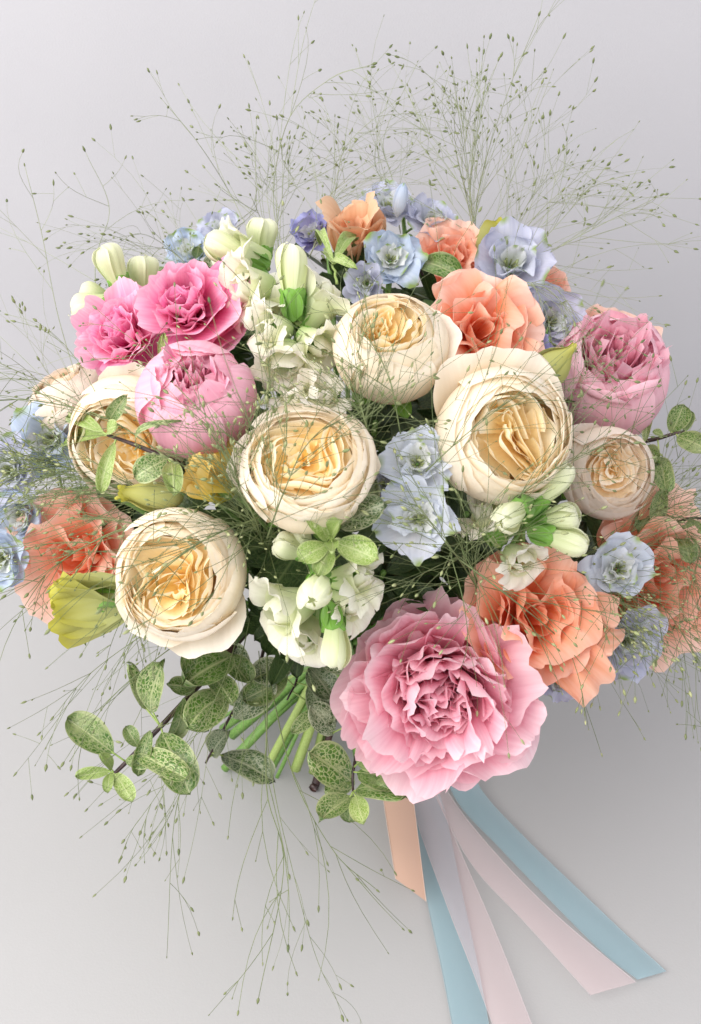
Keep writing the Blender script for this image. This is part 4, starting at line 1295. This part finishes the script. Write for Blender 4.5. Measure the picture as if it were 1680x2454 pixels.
for i, (x, y, lab) in enumerate([
        (1090, 1340, 'dark leaves in the gap above the big pink peony'), (920, 1370, 'dark leaves below the pale blue pair'), (620, 1230, 'dark leaves left of the middle rose'),
        (900, 1010, 'dark leaves under the upper cream rose'), (1350, 1340, 'dark leaves left of the lower right blue blossom'), (1330, 960, 'dark leaves beside the right hand peony'),
        (580, 1110, 'dark leaves under the round pink bud'), (1120, 1230, 'dark leaves beneath the large right rose'), (830, 660, 'dark leaves below the apricot flower'), (1050, 720, 'dark leaves above the upper cream rose'),
        (350, 900, 'dark leaves between the left peonies'), (620, 780, 'dark leaves behind the top white snapdragons'), (1180, 700, 'dark leaves under the lilac blossom'), (250, 1210, 'dark leaves above the left peach flower'), (700, 1480, 'dark leaves behind the bottom white snapdragon')]):
    filler(x, y, lab, seed=700 + i, depth=0.05 if i < 8 else 0.075)


# ---- ribbons lying on the table
def ribbon(label, left, right, mat, z0, seed, edge_mat=None, lift=0.0, n=40, cols=7):
    rng = np.random.default_rng(seed)
    zn = Noise(rng, 1, 3.0, 4)
    t = np.linspace(0, 1, n)
    hs = z0 + 0.0026 * (1 + np.clip(zn(t * 2.5), -1, 1)) * np.clip(1 - t, 0.3, 1) + lift * np.clip(1 - t * 3, 0, 1) ** 2
    Lp = spline([np.array([*p, 0.0]) for p in left], n)
    Rp = spline([np.array([*p, 0.0]) for p in right], n)
    V = []
    for i in range(n):
        for c in range(cols):
            f = c / (cols - 1)
            q = Lp[i] * (1 - f) + Rp[i] * f
            V.append(table_pt(q[0], q[1], hs[i] + 0.0012 * math.sin(f * math.pi)))
    V = np.array(V)
    base = V[0].copy()
    M = mat4(np.eye(3), base)
    root = thing('ribbon', label, 'ribbon', M, 'ribbons trailing on the table')
    uv = np.stack([np.tile(np.linspace(0, 1, cols), n), np.repeat(t * 4, cols)], -1)
    mesh('ribbon_band', V - base, grid_faces(cols, n), mat, root, uv)
    for c in (0, cols - 1):
        T, F, tuv = tube(V.reshape(n, cols, 3)[:, c] - base + [0, 0, 0.0002], 0.00026, 5)
        mesh('ribbon_edge', T, F, edge_mat or mat, root, tuv)
    return root


R_PEACH = ribbon_mat('peach_satin', (0.62, 0.38, 0.27), 0.92, 0.4)
R_BLUE = ribbon_mat('sheer_blue', (0.28, 0.44, 0.50), 0.64)
R_PINK = ribbon_mat('sheer_blush', (0.78, 0.57, 0.59), 0.30)
R_EDGE = ribbon_mat('pale_selvage', (0.62, 0.55, 0.56), 0.55)
R_EDGEB = ribbon_mat('blue_selvage', (0.34, 0.46, 0.50), 0.7)
ribbon('light blue ribbon, the long one second from the left', [(950, 1800), (988, 1930), (1022, 2150), (1060, 2330), (1092, 2500)], [(1010, 1790), (1062, 1930), (1105, 2130), (1142, 2300), (1180, 2500)], R_BLUE, 0.0015, 91, R_EDGEB, 0.02)
ribbon('light blue ribbon trailing to the right with a slanted cut end', [(1050, 1800), (1095, 1920), (1200, 2035), (1340, 2180), (1450, 2288), (1528, 2348)], [(1110, 1790), (1155, 1895), (1260, 2010), (1405, 2150), (1505, 2245), (1596, 2328)], R_BLUE, 0.0015, 92, R_EDGEB, 0.02)
ribbon('sheer blush ribbon lying over the left blue ribbon', [(960, 1800), (998, 1965), (1075, 2180), (1130, 2320), (1198, 2500)], [(1000, 1790), (1045, 1900), (1112, 2060), (1190, 2240), (1292, 2500)], R_PINK, 0.0085, 93, R_EDGE, 0.02)
ribbon('sheer blush ribbon in the middle with a wide pale cut end', [(1000, 1800), (1035, 1890), (1130, 2070), (1262, 2215), (1415, 2385)], [(1040, 1790), (1078, 1905), (1192, 2050), (1335, 2195), (1524, 2354)], R_PINK, 0.0085, 94, R_EDGE, 0.02)
ribbon('short peach satin ribbon at the left of the trailing ribbons', [(905, 1800), (920, 1925), (948, 2106)], [(975, 1790), (988, 1895), (1021, 2160)], R_PEACH, 0.0155, 95, ribbon_mat('peach_selvage', (0.72, 0.54, 0.44), 0.95), 0.025)

# a cut woody end among the stems
tw = tube(spline([BIND + [0.0, 0.0, 0.03], BIND + [-0.005, 0, -0.03], table_pt(762, 1860, 0.010), table_pt(750, 1890, 0.004)], 16), np.linspace(0.0022, 0.0036, 16), 8)
o = mesh('woody_stem', tw[0] - BIND, tw[1], M_TWIG, None, tw[2], M=mat4(np.eye(3), BIND))
o['label'] = 'dark woody stem with black cut end below the green stems'
o['category'] = 'stem'

# ---- grass sprays


def px3(*pts):
    return [P(x, y, d) for x, y, d in pts]


def dpx(*pts):
    return [P(x, y, dome(x, y) - p) for x, y, p in pts]


GR = [
    ('fine grass spray rising behind the purple blossom', dpx((740, 620, -0.03), (800, 470, -0.03), (830, 350, -0.02), (950, 240, -0.01)), dict(nodes=9, per=3, blen=0.13, spread=0.8, start=0.1, stalks=3, fan=0.14)),
    ('fine grass haze just above the apricot flower', dpx((960, 560, -0.04), (940, 430, -0.04), (920, 330, -0.03), (1000, 150, -0.02)), dict(nodes=9, per=3, blen=0.13, spread=0.8, start=0.05, stalks=2, fan=0.16)),
    # rising behind the bouquet against the wall
    ('tall grass spray arching right above the top centre', dpx((690, 640, -0.02), (655, 480, -0.02), (690, 290, 0.0), (790, 190, 0.01), (890, 155, 0.02)), dict(nodes=9, per=3, blen=0.13, spread=0.75, start=0.15)),
    ('grass spray fanning up left of the apricot flower', dpx((670, 640, -0.02), (640, 470, -0.02), (650, 360, 0.0)), dict(nodes=9, per=3, blen=0.12, spread=0.7, start=0.1, stalks=3, fan=0.10)),
    ('tallest grass spray reaching the upper right of the wall', dpx((1135, 600, -0.02), (1150, 440, -0.02), (1210, 240, 0.0), (1290, 40, 0.02)), dict(nodes=9, per=3, blen=0.11, spread=0.55, start=0.2)),
    ('upright grass spray behind the yellow bud at top right', dpx((1140, 600, -0.02), (1120, 420, -0.02), (1085, 180, 0.0)), dict(nodes=9, per=3, blen=0.14, spread=0.6, start=0.12, stalks=3, fan=0.12)),
    ('grass spray leaning right above the lilac blossom', dpx((1145, 610, -0.02), (1230, 420, -0.02), (1325, 170, 0.0)), dict(nodes=8, per=3, blen=0.11, spread=0.6, start=0.15)),
    ('long grass spray arching far right over the pink peony', dpx((1180, 660, -0.02), (1300, 500, -0.02), (1440, 390, 0.0)), dict(nodes=9, per=3, blen=0.13, spread=0.6, start=0.15, stalks=2, fan=0.10)),
    ('wide grass spray stretching to the right edge of the wall', dpx((1190, 680, -0.01), (1380, 570, 0.0), (1580, 470, 0.02)), dict(nodes=9, per=3, blen=0.11, spread=0.6, start=0.12, stalks=2, fan=0.10)),
    ('grass spray bowing down over the right peony', dpx((1210, 690, 0.01), (1330, 690, 0.02), (1400, 820, 0.03), (1390, 950, 0.04)), dict(nodes=9, per=3, blen=0.10, spread=0.45, start=0.2, stalks=3, fan=0.10)),
    ('grass spray leaning to the upper left from the snapdragons', dpx((640, 660, -0.02), (560, 480, -0.02), (480, 350, 0.0), (388, 238, 0.0)), dict(nodes=7, per=2, blen=0.09, spread=0.6, start=0.2)),
    ('low arching grass spray over the upper left snapdragon buds', dpx((500, 720, -0.02), (420, 610, -0.02), (330, 560, 0.0), (240, 620, 0.02)), dict(nodes=9, per=3, blen=0.11, spread=0.5, start=0.15, stalks=3, fan=0.10)),
    ('thin grass spray rising alone at far left', dpx((250, 900, 0.0), (228, 640, 0.0), (262, 500, 0.0), (205, 365, 0.0)), dict(nodes=6, per=2, blen=0.10, spread=0.8, start=0.3, sub=2)),
    ('sparse grass spray standing at the left edge of the frame', dpx((200, 960, 0.0), (140, 760, 0.0), (100, 560, 0.0), (60, 400, 0.0)), dict(nodes=7, per=2, blen=0.11, spread=0.7, start=0.2, sub=3)),
    ('grass spray reaching left above the pale cream rose', dpx((300, 1040, 0.02), (150, 940, 0.03), (20, 880, 0.03), (-60, 840, 0.03)), dict(nodes=9, per=3, blen=0.12, spread=0.6, start=0.15, stalks=2, fan=0.10)),
    ('grass spray crossing the far left roses', dpx((420, 1110, 0.05), (250, 1000, 0.06), (80, 960, 0.05), (-40, 960, 0.05)), dict(nodes=8, per=3, blen=0.11, spread=0.6, start=0.2)),
    ('dense grass tuft pushing out left between roses and peach flower', dpx((420, 1210, -0.01), (250, 1160, 0.02), (100, 1120, 0.03), (-20, 1100, 0.03)), dict(nodes=9, per=4, blen=0.10, spread=0.5, start=0.1, stalks=4, fan=0.10, pale=True)),
    ('grass spray spreading over the lower left peach flower', dpx((400, 1240, 0.03), (260, 1280, 0.05), (140, 1350, 0.05), (70, 1420, 0.04)), dict(nodes=8, per=3, blen=0.11, spread=0.6, start=0.15)),
    ('grass spray over the lower left cream rose', dpx((620, 1240, 0.03), (480, 1300, 0.06), (350, 1400, 0.06), (280, 1470, 0.06)), dict(nodes=9, per=3, blen=0.12, spread=0.6, start=0.1)),
    ('grass spray falling from the lower left rose onto the wallward table', dpx((480, 1440, 0.05), (330, 1530, 0.05), (210, 1620, 0.04), (130, 1715, 0.03)), dict(nodes=7, per=2, blen=0.10, spread=0.5, start=0.15, sub=3)),
    ('dense grass tuft between middle rose and lower left rose', dpx((640, 1330, -0.02), (610, 1240, 0.03), (570, 1160, 0.04), (560, 1060, 0.05)), dict(nodes=10, per=4, blen=0.10, spread=0.7, start=0.1, stalks=4, fan=0.14, pale=True)),
    ('grass spray over the face of the middle rose', dpx((640, 1290, 0.03), (680, 1180, 0.07), (740, 1060, 0.07), (860, 960, 0.06)), dict(nodes=8, per=2, blen=0.12, spread=0.6, start=0.1)),
    ('grass tuft in the gap below the upper cream rose', dpx((890, 1110, -0.02), (880, 1030, 0.03), (860, 960, 0.04), (830, 900, 0.05)), dict(nodes=8, per=3, blen=0.09, spread=0.85, start=0.1, stalks=3, fan=0.12, pale=True)),
    ('grass spray crossing the upper cream rose', dpx((960, 1040, 0.03), (930, 900, 0.06), (860, 780, 0.06), (760, 680, 0.05)), dict(nodes=8, per=2, blen=0.11, spread=0.6, start=0.15)),
    ('grass spray crossing the large right rose', dpx((1020, 1130, 0.04), (1130, 1030, 0.07), (1260, 940, 0.07), (1400, 900, 0.05)), dict(nodes=9, per=3, blen=0.12, spread=0.6, start=0.1)),
    ('grass spray lying over the pale right rose', dpx((1180, 1240, 0.03), (1320, 1130, 0.06), (1440, 1070, 0.06), (1560, 1000, 0.04)), dict(nodes=8, per=3, blen=0.11, spread=0.6, start=0.15)),
    ('grass tuft over the round pink bud and snapdragon', dpx((680, 1020, 0.0), (650, 930, 0.04), (620, 840, 0.05), (600, 720, 0.05)), dict(nodes=7, per=2, blen=0.10, spread=0.7, start=0.1, pale=True)),
    ('grass spray lying over the pink bud towards the left', dpx((620, 1100, 0.03), (520, 1020, 0.07), (400, 900, 0.07), (330, 800, 0.06)), dict(nodes=8, per=2, blen=0.11, spread=0.6, start=0.15)),
    ('grass tuft at centre right under the snapdragon buds', dpx((1150, 1420, -0.02), (1100, 1340, 0.03), (1060, 1290, 0.04), (1010, 1220, 0.05)), dict(nodes=9, per=2, blen=0.10, spread=0.9, start=0.05, stalks=4, fan=0.16, pale=True)),
    ('grass spray reaching down over the big peony', dpx((1080, 1330, 0.03), (1110, 1440, 0.06), (1120, 1540, 0.07), (1100, 1620, 0.07)), dict(nodes=5, per=1, blen=0.09, spread=0.6, start=0.1, sub=2, pale=True)),
    ('grass spray over the coral flower at lower right', dpx((1100, 1340, 0.03), (1220, 1430, 0.06), (1330, 1520, 0.06), (1410, 1610, 0.05)), dict(nodes=6, per=1, blen=0.11, spread=0.6, start=0.1, pale=True)),
    ('dense grass tuft by the lower right blue blossom', dpx((1280, 1400, -0.02), (1370, 1390, 0.02), (1450, 1440, 0.03), (1530, 1560, 0.03)), dict(nodes=10, per=4, blen=0.10, spread=0.6, start=0.1, stalks=3, fan=0.14, pale=True)),
    ('grass spray crossing the far right peach flower to the edge', dpx((1400, 1330, 0.02), (1520, 1270, 0.04), (1620, 1210, 0.04), (1720, 1180, 0.03)), dict(nodes=9, per=3, blen=0.12, spread=0.6, start=0.15, stalks=2, fan=0.10)),
    ('grass spray leaving the frame at the right below the leaves', dpx((1480, 1250, -0.02), (1570, 1220, 0.0), (1660, 1290, 0.0), (1720, 1400, 0.0)), dict(nodes=9, per=3, blen=0.12, spread=0.7, start=0.1, stalks=2, fan=0.14)),
    ('grass spray hanging at lower right beside the far right peach flower', dpx((1540, 1400, 0.0), (1610, 1480, 0.01), (1660, 1560, 0.01), (1720, 1640, 0.0)), dict(nodes=7, per=3, blen=0.09, spread=0.5, start=0.1)),
    ('grass spray hanging from the left twig towards the table', px3((600, 1480, 0.70), (560, 1640, 0.66), (480, 1800, 0.64), (420, 1950, 0.64), (400, 2290, 0.645)), dict(nodes=8, per=1, blen=0.12, spread=0.45, start=0.2, sub=3)),
    ('grass spray hanging straight down left of the stems', px3((640, 1480, 0.70), (640, 1700, 0.66), (640, 1900, 0.63), (680, 2080, 0.63), (620, 2390, 0.64)), dict(nodes=8, per=1, blen=0.12, spread=0.5, start=0.25, sub=3)),
    ('long grass stalk running down to the bottom edge of the frame', px3((620, 1560, 0.70), (650, 1850, 0.65), (700, 2080, 0.63), (760, 2300, 0.63), (830, 2440, 0.635)), dict(nodes=7, per=1, blen=0.09, spread=0.5, start=0.35, sub=2)),
    ('grass spray drifting right over the ribbons', px3((640, 1600, 0.71), (700, 1850, 0.66), (800, 2040, 0.64), (900, 2130, 0.64)), dict(nodes=7, per=1, blen=0.10, spread=0.5, start=0.3, sub=2)),
    ('grass spray hanging over the variegated leaves at lower left', px3((580, 1480, 0.70), (540, 1620, 0.66), (470, 1760, 0.65), (380, 1900, 0.65), (300, 2010, 0.65)), dict(nodes=9, per=2, blen=0.10, spread=0.5, start=0.15)),
    ('grass spray trailing left below the lime green bud', px3((500, 1500, 0.70), (400, 1560, 0.67), (260, 1680, 0.66), (170, 1820, 0.66)), dict(nodes=6, per=1, blen=0.08, spread=0.5, start=0.25, sub=2)),
]
for i, (lab, pts, kw) in enumerate(GR):
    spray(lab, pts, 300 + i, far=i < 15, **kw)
